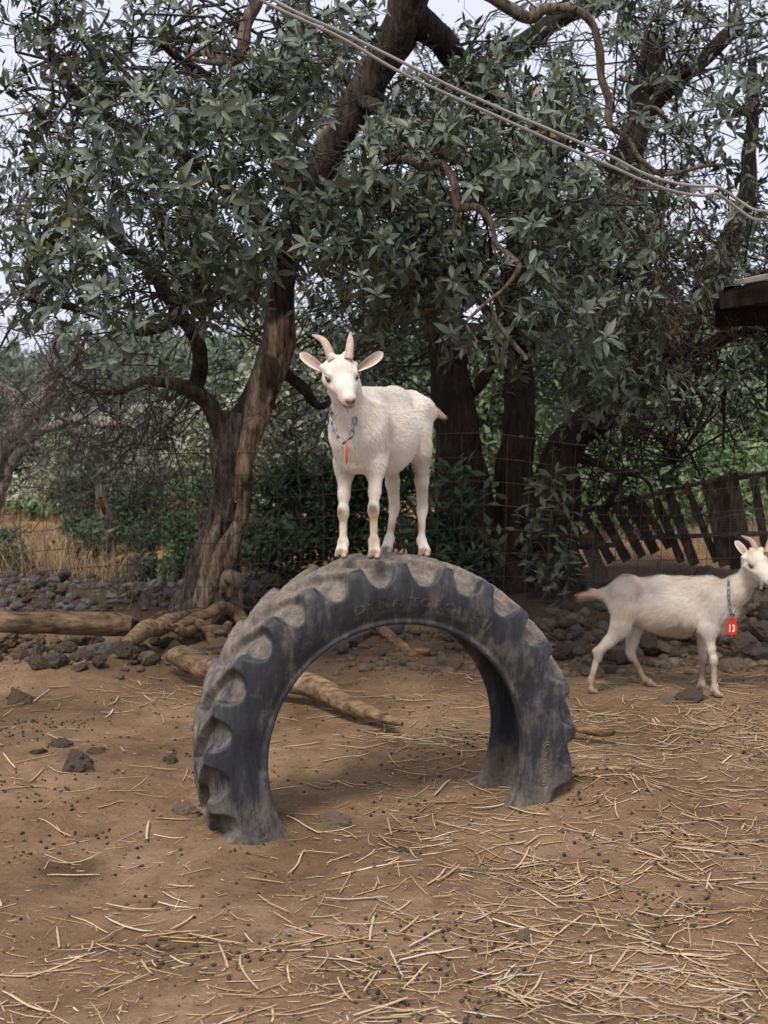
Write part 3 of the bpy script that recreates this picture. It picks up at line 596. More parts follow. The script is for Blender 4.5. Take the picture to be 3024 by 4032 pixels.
sp = [(g1['knR'] + np.array([-.012, -.018, .0]), .017, br, .8), (g1['knL'] + np.array([-.004, -.022, .004]), .017, br, .95), (g1['knR'] + np.array([-.015, -.01, -.03]), .022, ye, .6), (g1['knL'] + np.array([-.004, -.015, -.03]), .02, ye, .7),
      (g1['ffL'] + np.array([0, -.015, .012]), .012, ye, .6), (g1['ffR'] + np.array([-.01, -.015, .014]), .012, ye, .45), (g1['hkR'] + np.array([.018, .01, 0]), .02, ye, .6), (g1['hkR'] * .3 + g1['hfR'] * .7 + np.array([.014, 0, .0]), .022, ye, .9),
      (g1['hkL'] * .4 + g1['hfL'] * .6 + np.array([-.016, 0, 0]), .022, ye, .85), (g1['tail1'] + np.array([0, 0, .02]), .03, ye, .6), (g1['tail2'], .03, (.62, .42, .24), .6), (Pn(422, 441, 4.86), .028, ye, .45), (Pn(333, 362, 4.36), .02, (.6, .5, .38), .4)]
goat('goat', 'white horned goat standing on top of the tyre and facing the camera', g1, 5, 95000, sp, .85, beard=[Pn(346, 409, 4.35), Pn(349.5, 426, 4.36)])
nb = [(330.6, 416, 4.44), (332.4, 425, 4.42), (336, 433.4, 4.40), (340.5, 440, 4.385), (346.2, 442.3, 4.38), (350.2, 437.6, 4.39), (353.0, 430, 4.41), (355.2, 420, 4.44), (355.5, 411, 4.475), (354, 402, 4.54), (345, 398, 4.60), (335, 402, 4.56), (331, 409, 4.50), (330.6, 416, 4.44)]
link_path(spline([Pn(*p) for p in nb], 120), .030, 'neck_chain', 'grey steel chain round the neck of the goat on the tyre', M_metal)
number_tag(Pn(346.6, 451.3, 4.365), (0.01, .02, -1), (.995, -.07, 0), .040, .092, 'number_tag', 'red plastic tag seen edge on, hanging from the chain of the goat on the tyre', '')
# --- the goat walking past at the right
g2 = dict(chest=Pn(712, 605, 6.56), mid=Pn(668, 607, 6.62), rump=Pn(627, 601, 6.66), withers=Pn(711, 586, 6.56), loin=Pn(662, 587, 6.62), croup=Pn(627, 586, 6.66), tail0=Pn(608, 593.5, 6.68),
    nk0=Pn(737, 589, 6.50), nk1=Pn(753, 573, 6.43), tail1=Pn(596, 594, 6.70), tail2=Pn(586, 596.5, 6.71),
    elbR=Pn(708, 634, 6.49), knR=Pn(713.5, 659.5, 6.47), ffR=Pn(714.5, 688, 6.47), fhR=Pn(717.5, 697, 6.47), elbL=Pn(702, 632, 6.66), knL=Pn(702.5, 657, 6.66), ffL=Pn(701.5, 683, 6.67), fhL=Pn(704, 691, 6.66),
    stiR=Pn(620, 629, 6.58), hkR=Pn(598.5, 653, 6.60), hfR=Pn(591, 680, 6.62), hhR=Pn(592, 688.5, 6.62), stiL=Pn(634, 628, 6.72), hkL=Pn(631, 653, 6.73), hfL=Pn(645, 680.5, 6.72), hhL=Pn(650.5, 688.5, 6.70),
    eyes=Pn(759, 561.5, 6.34), hx=(.27, -.87, -.38), hz=(.10, -.36, .92),
    hb0=Pn(757.3, 551.5, 6.37), hm0=Pn(751.5, 541, 6.43), ht0=Pn(741.5, 536, 6.50), hb1=Pn(767.5, 552, 6.33), hm1=Pn(769.5, 542, 6.38), ht1=Pn(772, 534, 6.43),
    eb0=Pn(749.5, 560, 6.40), et0=Pn(735.3, 540.8, 6.44), ef0=(.3, -1, -.1), eb1=Pn(767.5, 560.5, 6.38), et1=Pn(786, 549, 6.42), ef1=(-.1, -1, -.2), earw=(.042,), toeF=np.array([.95, -.25, 0]), toeH=np.array([.95, -.25, 0]))
for k in ('fhR', 'fhL', 'hhR', 'hhL'): g2[k][2] = ground_z(g2[k][0], g2[k][1]) + .002
dr = (.30, .185, .10)
sp2 = [(g2['hkR'], .035, dr, .55), (g2['hfR'], .06, dr, .6), (g2['hkL'] * .5 + g2['hfL'] * .5, .06, dr, .75), (g2['hfL'], .05, dr, .85), (g2['kn' + 'R'] - np.array([0, 0, .05]), .04, dr, .4), (g2['ffR'], .05, dr, .35), (g2['knL'] * .5 + g2['ffL'] * .5, .09, (.34, .25, .17), .7),
       (g2['tail1'], .04, (.62, .44, .28), .6), (g2['tail2'] + np.array([0, 0, .02]), .04, ye, .7), (Pn(614, 610, 6.50), .075, (.52, .36, .20), .6), (Pn(630, 618, 6.48), .06, (.5, .36, .21), .5), (Pn(645, 586, 6.52), .045, (.28, .22, .19), .8), (Pn(656, 588, 6.50), .045, (.28, .22, .19), .75), (Pn(668, 627, 6.5), .06, (.42, .31, .2), .6), (Pn(690, 630, 6.5), .05, (.42, .31, .2), .5), (Pn(700, 592, 6.46), .05, (.5, .42, .35), .5)]
goat('goat', 'white dusty goat walking to the right behind the tyre with a red number tag', g2, 9, 80000, sp2, 1.6, beard=[Pn(762.5, 581, 6.24), Pn(761, 589, 6.26)])
nc = [(731, 577.5, 6.60), (729.5, 577.5, 6.52), (728.6, 584, 6.44), (728.6, 594, 6.41), (729.5, 604, 6.41), (731, 613, 6.42), (732.5, 617.5, 6.43), (734.8, 611, 6.47), (737.5, 600, 6.52), (740, 588, 6.58), (737, 580, 6.62), (731, 577.5, 6.60)]
link_path(spline([Pn(*p) for p in nc], 120), .026, 'neck_chain', 'pale steel chain round the neck of the walking goat at the right edge', M_metal)
number_tag(Pn(731.7, 625.6, 6.41), (0, 0, -1), (-.05, -1, 0), .062, .105, 'number_tag', 'red number 13 tag hanging from the chain of the walking goat', '13')
# ------------------------------------------------------------------ foliage tools
def leaves(rng, O, D, U, L, Wd, C, rows=5, curl=.25, fold=.35):
    """N lanceolate leaves: base O, direction D, upper side U"""
    N = len(O); D = nrm(D); U = nrm(U - D * (U * D).sum(1, keepdims=True)); S = np.cross(D, U)
    t = np.linspace(0, 1, rows); w = {7: [.10, .62, .93, 1.0, .86, .52, .03], 5: [.10, .85, 1.0, .62, .04], 4: [.12, 1.0, .75, .04], 3: [.12, 1.0, .04]}[rows]; w = np.array(w)
    cu = curl * rng.uniform(.1, 1.6, N)[:, None, None]; tt = t[None, :, None]; Lx = L[:, None, None]
    mid = O[:, None] + D[:, None] * tt * Lx - U[:, None] * cu * tt ** 2 * Lx + S[:, None] * (rng.normal(size=N)[:, None, None] * .10) * tt ** 2 * Lx
    hw = (w[None, :, None] * Wd[:, None, None] / 2); up = U[:, None] * fold * hw * rng.uniform(.4, 1.4, N)[:, None, None]
    if rows == 3:
        V = np.stack([mid - S[:, None] * hw, mid + S[:, None] * hw], 2); k = 2
    else: V = np.stack([mid - S[:, None] * hw + up, mid, mid + S[:, None] * hw + up], 2); k = 3
    f = grid_faces(rows, k); Fq = (np.arange(N)[:, None, None] * rows * k + f[None]).reshape(-1, 4)
    return V.reshape(-1, 3), Fq, np.repeat(C, rows * k, 0)
def rosettes(rng, Pc, Ax, size, nl, pale=1.0, rows=5, dark=(.020, .031, .019), lite=(.27, .30, .205)):
    """whorls of leaves round shoot tips Pc pointing along Ax; returns leaves"""
    N = len(Pc); Ax = nrm(Ax); r0 = rng.normal(size=(N, 3)); A = nrm(np.cross(Ax, r0)); B = np.cross(Ax, A)
    O, D, U, L, C = [], [], [], [], []; dark, lite = np.array(dark), np.array(lite); vig = rng.uniform(.7, 1.25, N); young = np.where(rng.random(N) < .5, 1.1, .32)
    for i in range(nl):
        q = i / max(nl - 1, 1); az = i * 2.399 + rng.uniform(0, 6.28, N) * .05 + rng.normal(size=N) * .3
        el = .28 + 1.25 * q ** .75 + rng.normal(size=N) * .34          # angle off the shoot axis: young leaves upright
        rd = np.cos(az)[:, None] * A + np.sin(az)[:, None] * B; d = Ax * np.cos(el)[:, None] + rd * np.sin(el)[:, None]; d[:, 2] -= .22 * q
        u = Ax * np.sin(el)[:, None] - rd * np.cos(el)[:, None]
        ln = size * (.45 + .65 * math.sin(math.pi * min(.55, q * .6 + .12))) * rng.uniform(.5, 1.25, N)
        O.append(Pc - Ax * (q * .45 * size)[:, None] if np.ndim(size) else Pc - Ax * q * .45 * size); D.append(d); U.append(u); L.append(ln)
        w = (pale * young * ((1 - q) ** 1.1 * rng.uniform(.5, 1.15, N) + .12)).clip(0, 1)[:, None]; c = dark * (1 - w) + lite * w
        yl = (rng.random(N) < .012)[:, None]; c = np.where(yl, np.array([.30, .20, .05]), c); C.append(c * (vig * rng.uniform(.8, 1.25, N))[:, None])
    O, D, U, L, C = map(np.concatenate, (O, D, U, L, C)); return leaves(rng, O, D, U, L, L * rng.uniform(.25, .42, len(L)), C, rows)
def inball(rng, n, c, r):
    v = nrm(rng.normal(size=(n, 3))) * rng.random((n, 1)) ** (1 / 2.4); return np.array(c) + v * np.array(r)
def limb_mesh(mb, pts, rr, sides=10, n=None, wob=.05, seed=0, c=(1, 1, 1), rel=.12, tone=None):
    v, f = tube(pts, rr, sides, n or len(pts) * 6, lambda T, S, B: 1 + rel * fbm(B, 9, seed, 3), wob=wob, seed=seed); mb.add(v, f, c)
def skeleton_pts(limbs, n=24): return np.concatenate([spline(np.asarray(l, float), n) for l in limbs])
def uvof(p):
    q = p - np.array([0, 0, EYE]); d = q[:, 1] * CP - q[:, 2] * SP; return 384 + F_PX * q[:, 0] / d, 512 - F_PX * (q[:, 1] * SP + q[:, 2] * CP) / d
CLEAR = [([(410, 0), (398, 35), (375, 72), (352, 112), (338, 135)], 22), ([(335, 140), (318, 172)], 14), ([(288, 250), (280, 300), (279, 338)], 9), ([(384, 162), (425, 166), (443, 163), (459, 206), (492, 222), (519, 268), (466, 322)], 9), ([(184, 60), (216, 58), (240, 60), (247, 26), (262, -14)], 9),
         ([(490, 4), (531, 20), (560, 9), (592, 27), (602, 76), (612, 127), (665, 173)], 9), ([(500, 320), (526, 360)], 7), ([(196, 390), (200, 360), (183, 320), (150, 280)], 8), ([(664, 356), (714, 347), (735, 330)], 9)]
def keep_clear(p):
    """shoots do not grow out of the bare limbs"""
    u, v = uvof(p); k = np.ones(len(p), bool)
    for ln, w in CLEAR:
        for (a, b), (c, d) in zip(ln[:-1], ln[1:]):
            t = (((u - a) * (c - a) + (v - b) * (d - b)) / ((c - a) ** 2 + (d - b) ** 2)).clip(0, 1); k &= np.hypot(u - a - t * (c - a), v - b - t * (d - b)) > w
    return k
def crown_on(rng, clumps, skel, tw, lv, size, nl, pale, rows, dens, twr=.004, axb=(0, -.3, .75), **kw):
    """clumps (centre, radii, count): twigs from the nearest limb to each clump and from clump to shoots, shoots with leaf whorls"""
    allP, allA, allS = [], [], []
    for c, r, n in clumps:
        c = np.array(c, float); n = max(1, int(n * dens)); p = inball(rng, n, c, r); j = np.argmin(np.linalg.norm(skel - c, axis=1)); s0 = skel[j]
        # main twig into the clump
        m = 3; a = np.repeat(s0[None], m, 0); b = c + rng.normal(size=(m, 3)) * np.array(r) * .35; K = 7; mp = frac_path(rng, a, b, K, .10, -.05)
        v, f = tubes_vec(mp, np.linspace(1.7, .8, K)[None] * twr * np.ones((m, 1)) * 1.2, 4); tw.add(v, f, (.045, .038, .032))
        nodes = mp[:, 2:].reshape(-1, 3); d = np.linalg.norm(p[:, None] - nodes[None], axis=2); jn = nodes[np.argmin(d + rng.random(d.shape) * .25, 1)]
        K = 5; sp_ = frac_path(rng, jn, p, K, .11, .04); v, f = tubes_vec(sp_, np.linspace(.8, .4, K)[None] * twr * np.ones((n, 1)), 3); tw.add(v, f, (.075, .065, .05))
        out = nrm((p - c) / np.array(r)) * .55 + np.array(axb) + rng.normal(size=(n, 3)) * .6; allP.append(p); allA.append(out)
    Pc, Ax = np.concatenate(allP), np.concatenate(allA); kk = keep_clear(Pc); Pc, Ax = Pc[kk], Ax[kk]
    m = 5; O = np.repeat(Pc, m, 0) + rng.normal(size=(len(Pc) * m, 3)) * size * .9; O = O[keep_clear(O)]; D = rng.normal(size=O.shape) + np.array([0, 0, -.5]); U = rng.normal(size=O.shape) * .7 + np.array([0, -.3, 1]); L = size * rng.uniform(.4, 1.1, len(O))
    dk = np.array(kw.get('dark', (.024, .036, .022))); v, f, c = leaves(rng, O, D, U, L, L * rng.uniform(.25, .42, len(L)), dk * rng.uniform(.8, 2.2, (len(O), 1)), 4, .4); lv.add(v, f, c)
    v, f, c = rosettes(rng, Pc, Ax, size * rng.uniform(.75, 1.25, len(Pc)), nl, pale, rows, **kw); lv.add(v, f, c)
def bare_twigs(rng, mb, starts, dirs, L, r, n, levels=2, amp=.12, c=(.5, .45, .4), K=8, droop=.0):
    """branching leafless twigs"""
    a = np.repeat(np.array(starts, float), n, 0); d = np.repeat(nrm(np.array(dirs, float)), n, 0); d = nrm(d + rng.normal(size=d.shape) * .38)
    ln = L * rng.uniform(.5, 1.2, len(a))[:, None]; b = a + d * ln; b[:, 2] -= droop * ln[:, 0]
    p = frac_path(rng, a, b, K, amp); v, f = tubes_vec(p, np.linspace(1, .35, K)[None] * r * rng.uniform(.6, 1.3, (len(a), 1)), 3 if r < .006 else 5); mb.add(v, f, c)
    if levels:
        k = rng.integers(2, K - 1, size=(len(a), 3)); st = np.concatenate([p[np.arange(len(a)), k[:, i]] for i in range(3)]); dd = np.concatenate([nrm(b - a)] * 3) + rng.normal(size=(len(st), 3)) * .6
        bare_twigs(rng, mb, st, dd, L * .55, r * .55, 1, levels - 1, amp, c, K, droop)
V3 = lambda *a: [np.array(P(*q)) for q in a]
# ------------------------------------------------------------------ gnarled tree at the left
def tree_left():
    rng = np.random.default_rng(11); b0 = np.array(G(212, 617)); Y = b0[1]; print('tree left Y', Y)
    root = empty('gnarled_tree', tuple(b0), 'gnarled tree with a twisted hollow trunk and broad grey green leaves left of the goat', 'tree')
    mb = MB()
    def relief(T, S, B):
        tw = T + S * 2.6; v = 1 + .15 * np.sin(tw * 3 + 1.2 * np.sin(S * 9)) + .09 * (1 - 2 * np.abs(np.sin(tw * 4.5 - S * 9 + 2 * vn(B, 4, 8)))) + .2 * fbm(B * np.array([1, 1, .3]), 11, 3, 4) - .16 * np.abs(vn(B * np.array([1, 1, .22]) + .04 * np.sin(S * 12)[:, None], 16, 31)) + .05
        v = v + .9 * np.exp(-(S / .07)) * (.35 + .65 * (np.sin(T * 4 + .7) > .1)) * .45        # root flare
        for h0, s0, wt, ws, dp in ((4.5, .70, .34, .10, .55), (4.9, .50, .30, .05, .45), (4.4, .27, .26, .055, .6), (4.0, .62, .22, .16, .3)):
            dT = np.angle(np.exp(1j * (T - h0))); v = v - dp * np.exp(-(dT / wt) ** 2 - ((S - s0) / ws) ** 2)
        return v.clip(.25, 2.2)
    tp = V3((210, 620, Y), (213, 590, Y), (219, 555, Y), (226, 520, Y), (230, 480, Y), (234, 445, Y), (238, 412, Y)); tr = [.215, .185, .155, .135, .13, .125, .11]
    v, f = tube(tp, tr, 144, 300, relief); n_ = len(v)
    # colour: grey tan wood, with the shade inside the hollows painted in dark
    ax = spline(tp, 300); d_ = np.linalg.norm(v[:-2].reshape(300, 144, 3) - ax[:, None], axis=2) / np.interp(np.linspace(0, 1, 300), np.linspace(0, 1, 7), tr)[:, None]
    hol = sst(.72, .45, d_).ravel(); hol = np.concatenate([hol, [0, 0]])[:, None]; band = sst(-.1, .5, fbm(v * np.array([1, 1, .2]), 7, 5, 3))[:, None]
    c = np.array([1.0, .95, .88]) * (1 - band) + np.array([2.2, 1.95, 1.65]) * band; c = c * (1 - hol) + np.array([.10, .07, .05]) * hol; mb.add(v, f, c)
    # second strand with the pale stripped patch, rising into the leader
    lead = V3((243, 470, Y - .12), (252, 430, Y - .1), (262, 395, Y - .1), (272, 362, Y - .1), (279, 338, Y - .1), (280, 300, Y - .1), (285, 262, Y - .1), (297, 225, Y - .1), (315, 182, Y - .15), (335, 140, Y - .2), (352, 112, Y - .25), (375, 72, Y - .3), (398, 35, Y - .4), (408, 0, Y - .5), (420, -60, Y - .7))
    lr = [.05, .08, .11, .115, .105, .092, .092, .10, .11, .115, .115, .115, .125, .13, .13]
    v, f = tube(lead, lr, 36, 260, lambda T, S, B: 1 + .10 * fbm(B * np.array([1, 1, .3]), 14, 8, 4)); Sx = np.concatenate([np.repeat(np.linspace(0, 1, 260), 36), [0, 1]])[:, None]
    px = v[:, 0] - np.interp(Sx[:, 0], np.linspace(0, 1, 260), spline(lead, 260)[:, 0]); strip = (sst(.335, .315, Sx[:, 0] + .02 * vn(v, 14, 3)) * sst(-.9, -.3, px / .12))[:, None]
    sp2_ = (sst(.55, .57, Sx[:, 0]) * sst(.70, .68, Sx[:, 0]) * sst(-.06, -.095, px + .02 * vn(v, 9, 6)))[:, None]
    cc = np.array([.46, .42, .37]) * (1 - strip) + np.array([2.7, 2.4, 2.1]) * strip; cc = cc * (1 - sp2_) + np.array([2.1, 1.9, 1.8]) * sp2_; red = (sst(.25, .5, vn(v * np.array([1, 1, .25]), 16, 9))[:, None] * strip); cc = cc * (1 - red * .7); mb.add(v, f, cc)  # leader bark painted darker for the shade it stands in
    for k, (a, r_) in enumerate([(((238, 500, Y - .16), (247, 470, Y - .18), (250, 440, Y - .16), (252, 415, Y - .12)), (.03, .05, .05, .05)), (((205, 606, Y - .15), (213, 575, Y - .2), (222, 548, Y - .2), (240, 520, Y - .16), (246, 490, Y - .15)), (.06, .055, .05, .045, .04)),
        (((222, 575, Y - .12), (232, 545, Y - .18), (240, 520, Y - .15), (244, 500, Y - .1)), (.05, .05, .045, .03)), (((196, 610, Y - .1), (204, 580, Y - .16), (213, 545, Y - .18), (219, 515, Y - .15)), (.05, .05, .04, .02)),
        (((231, 593, Y - .2), (236, 582, Y - .3), (228, 577, Y - .28), (224, 590, Y - .22)), (.03, .045, .045, .03))]): limb_mesh(mb, V3(*a), r_, 14, 40, .03, k + 60, (2.1, 1.85, 1.5), .22)
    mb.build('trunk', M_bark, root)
    # limbs
    lb = MB(); lim = []
    def lm(a, r_, c=(.36, .35, .33), sides=12): p = V3(*a); lim.append(p); limb_mesh(lb, p, r_, sides, None, .03, len(lim), c)
    lm(((221, 432, Y), (205, 405, Y - .1), (190, 388, Y - .2), (172, 380, Y - .3), (150, 376, Y - .4), (125, 388, Y - .5), (95, 395, Y - .6)), (.07, .06, .052, .036, .028, .02, .012), (.85, .78, .66))
    lm(((195, 390, Y - .15), (200, 368, Y - .2), (196, 340, Y - .3), (183, 320, Y - .4), (165, 290, Y - .5), (140, 262, Y - .6), (110, 235, Y - .8), (70, 205, Y - 1)), (.05, .055, .05, .05, .045, .04, .035, .02))
    lm(((238, 418, Y), (252, 392, Y + .1), (262, 372, Y + .2), (275, 350, Y + .3)), (.07, .06, .05, .04))
    lm(((272, 362, Y), (300, 385, Y), (318, 405, Y + .1), (335, 398, Y + .2)), (.04, .04, .03, .02))
    lm(((289, 245, Y - .1), (260, 225, Y - .4), (220, 190, Y - .9), (170, 150, Y - 1.4), (110, 120, Y - 1.8), (50, 60, Y - 2.2)), (.06, .055, .05, .04, .03, .02))
    lm(((310, 190, Y - .2), (270, 150, Y - .6), (220, 90, Y - 1.2), (160, 40, Y - 1.8)), (.05, .04, .03, .02))
    lm(((360, 100, Y - .3), (420, 130, Y - .8), (470, 165, Y - 1.2), (530, 200, Y - 1.5)), (.05, .045, .035, .02))
    lm(((285, 262, Y - .1), (330, 230, Y - .7), (380, 235, Y - 1.2), (440, 270, Y - 1.6), (500, 320, Y - 1.8)), (.05, .04, .03, .025, .015))
    lm(((405, 10, Y - .5), (440, 40, Y - .3), (478, 90, Y), (520, 118, Y + .2), (560, 160, Y + .4)), (.10, .09, .08, .06, .04), (.25, .22, .2))
    lm(((183, 320, Y - .4), (130, 330, Y - .9), (80, 310, Y - 1.2), (30, 300, Y - 1.6)), (.035, .03, .022, .015))
    lm(((289, 250, Y - .1), (240, 270, Y - 1), (200, 300, Y - 1.6)), (.04, .03, .02))
    lb.build('limb', M_bark, root)
    dl = MB()   # pale dead branches hanging in front of the leaves
    for a, r_ in (((( 384, 162, 6.3), (408, 160, 6.2), (425, 166, 6.1), (443, 163, 6.0), (455, 182, 5.95), (459, 206, 5.9), (478, 207, 5.85), (492, 222, 5.8), (498, 245, 5.8), (512, 258, 5.75), (519, 268, 5.7), (505, 288, 5.7), (490, 300, 5.65), (466, 322, 5.6)), [.022, .022, .021, .02, .02, .018, .016, .015, .014, .012, .012, .010, .009, .007]),
                  (((459, 206, 5.9), (456, 222, 5.9), (454, 240, 5.9)), (.010, .008, .004)), (((466, 322, 5.6), (472, 333, 5.6), (478, 342, 5.6)), (.006, .005, .003)), (((490, 300, 5.65), (498, 320, 5.65), (512, 340, 5.65), (526, 360, 5.65)), (.008, .010, .011, .010)),
                  (((184, 60, 6.3), (196, 51, 6.3), (208, 50, 6.3), (216, 58, 6.3), (228, 62, 6.3), (240, 58, 6.3), (244, 46, 6.3), (247, 26, 6.3), (255, 8, 6.3), (262, -14, 6.3)), [.012, .02, .024, .024, .027, .028, .03, .03, .032, .032]), (((190, 56, 6.3), (208, 60, 6.25), (232, 62, 6.3)), (.01, .014, .02)),
                  (((300, 165, 6), (306, 200, 6), (322, 215, 6), (316, 232, 6)), (.006, .008, .008, .006))): limb_mesh(dl, V3(*a), r_, 9, len(a) * 7, .02, 5, (1.35, 1.15, 1.0), .22)
    dl.build('dead_branch', M_bark, root)
    # crown: clumps over the camera side
    tw, lv = MB(), MB(); skel = skeleton_pts(lim + [lead]); cl = []
    spots_ = [(30, 40), (70, 30), (110, 60), (25, 110), (150, 30), (85, 100), (180, 85), (60, 160), (130, 130), (20, 200), (100, 185), (220, 110), (165, 165), (255, 90), (60, 235), (130, 225), (200, 215), (25, 265), (95, 275), (160, 270), (225, 260), (245, 165), (285, 120), (300, 80), (200, 130), (270, 215),
              (265, 280), (60, 305), (130, 310), (200, 300), (330, 160), (345, 200), (320, 60), (360, 30), (400, 190), (440, 150), (420, 230), (470, 200), (390, 260), (500, 150), (530, 190), (480, 255), (540, 240), (570, 200), (440, 290), (520, 290), (560, 280), (400, 300), (365, 225), (580, 250), (475, 320), (535, 325), (430, 120), (500, 110), (550, 140), (600, 225), (20, 320), (290, 30), (240, 25), (345, 265), (590, 300)]
    LU = lambda v_: np.interp(v_, [0, 35, 72, 112, 140, 182, 225, 262, 300, 338], [408, 398, 375, 352, 335, 315, 297, 285, 280, 279])
    for (u, v_) in spots_:
        if abs(u - LU(v_)) < (46 if v_ < 165 else 34 if v_ > 215 else 12): u += 52 * (1 if u > LU(v_) else -1)
        Yc = rng.uniform(5.6, 7.6); r = rng.uniform(.26, .46); n = 15 if (u < 140 or v_ < 60) else 24; cl.append((P(u + rng.uniform(-12, 12), v_ + rng.uniform(-10, 10), Yc), (r * 1.15, r * 1.3, r * .8), n))
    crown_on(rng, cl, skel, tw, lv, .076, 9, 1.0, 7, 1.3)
    cl = []
    for _ in range(84):
        u, v_ = rng.uniform(-40, 610), rng.uniform(-30, 350)
        if abs(u - LU(v_)) < 42 and (v_ < 170 or v_ > 215): continue
        if u < 230 and rng.random() < (.75 if v_ < 150 or v_ > 300 else .35): continue
        r = rng.uniform(.3, .55); cl.append((P(u, v_, rng.uniform(7.6, 9.6)), (r, r * 1.2, r * .8), 20))
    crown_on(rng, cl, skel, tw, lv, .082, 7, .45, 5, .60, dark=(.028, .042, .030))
    lv.build('foliage', M_leaf, root)
    # bare drooping twigs at the left below the crown
    st = V3((150, 376, Y - .4), (125, 388, Y - .5), (172, 380, Y - .3), (95, 395, Y - .6), (190, 388, Y - .2), (183, 320, Y - .4), (205, 405, Y - .1), (130, 330, Y - .9), (252, 392, Y + .1), (318, 405, Y), (335, 398, Y))
    bare_twigs(rng, tw, st, [(rng.uniform(-1, .3), rng.uniform(-.4, .3), rng.uniform(-.7, .1)) for _ in st], 1.0, .006, 5, 2, .14, (.075, .065, .058), 9, .25)
    bare_twigs(rng, tw, V3((20, 400, Y), (60, 330, Y - 1), (100, 340, Y - 1), (150, 340, Y - .5), (220, 350, Y)), [(-.3, 0, -.1), (.3, 0, -.5), (-.6, 0, -.2), (-.5, 0, -.2), (-.3, 0, -.4)], .9, .004, 3, 2, .14, (.075, .065, .058), 9, .1)
    tw.build('twigs', M_twig, root)
    # surface roots spilling over the bank
    rb = MB()
    for k, (a, r_) in enumerate([(((205, 612, Y - .1), (188, 617, Y - .3), (165, 620, Y - .55), (140, 632, Y - .85), (117, 648, Y - 1.15)), (.06, .055, .055, .055, .03)), (((218, 612, Y - .2), (195, 618, Y - .45), (175, 630, Y - .6)), (.045, .045, .025)), (((228, 610, Y - .2), (205, 624, Y - .5), (190, 632, Y - .62), (176, 628, Y - .7)), (.045, .05, .045, .025)),
        (((230, 606, Y - .1), (240, 622, Y - .3), (252, 640, Y - .5)), (.05, .045, .03)), (((200, 620, Y - .4), (210, 632, Y - .6), (214, 648, Y - .7)), (.03, .03, .02)), (((190, 612, Y), (165, 616, Y - .1), (150, 622, Y - .2)), (.05, .045, .03)), (((222, 606, Y - .3), (205, 612, Y - .5), (188, 620, Y - .6), (170, 624, Y - .7)), (.035, .035, .03, .02)), (((196, 616, Y - .5), (202, 624, Y - .6), (222, 628, Y - .7), (230, 622, Y - .6)), (.03, .035, .035, .02))]):
        limb_mesh(rb, V3(*a), r_, 14, 40, .05, k + 20, (1.45, 1.3, 1.1), .2)
    rb.build('roots', M_wood, root)
    return root
tree_left()
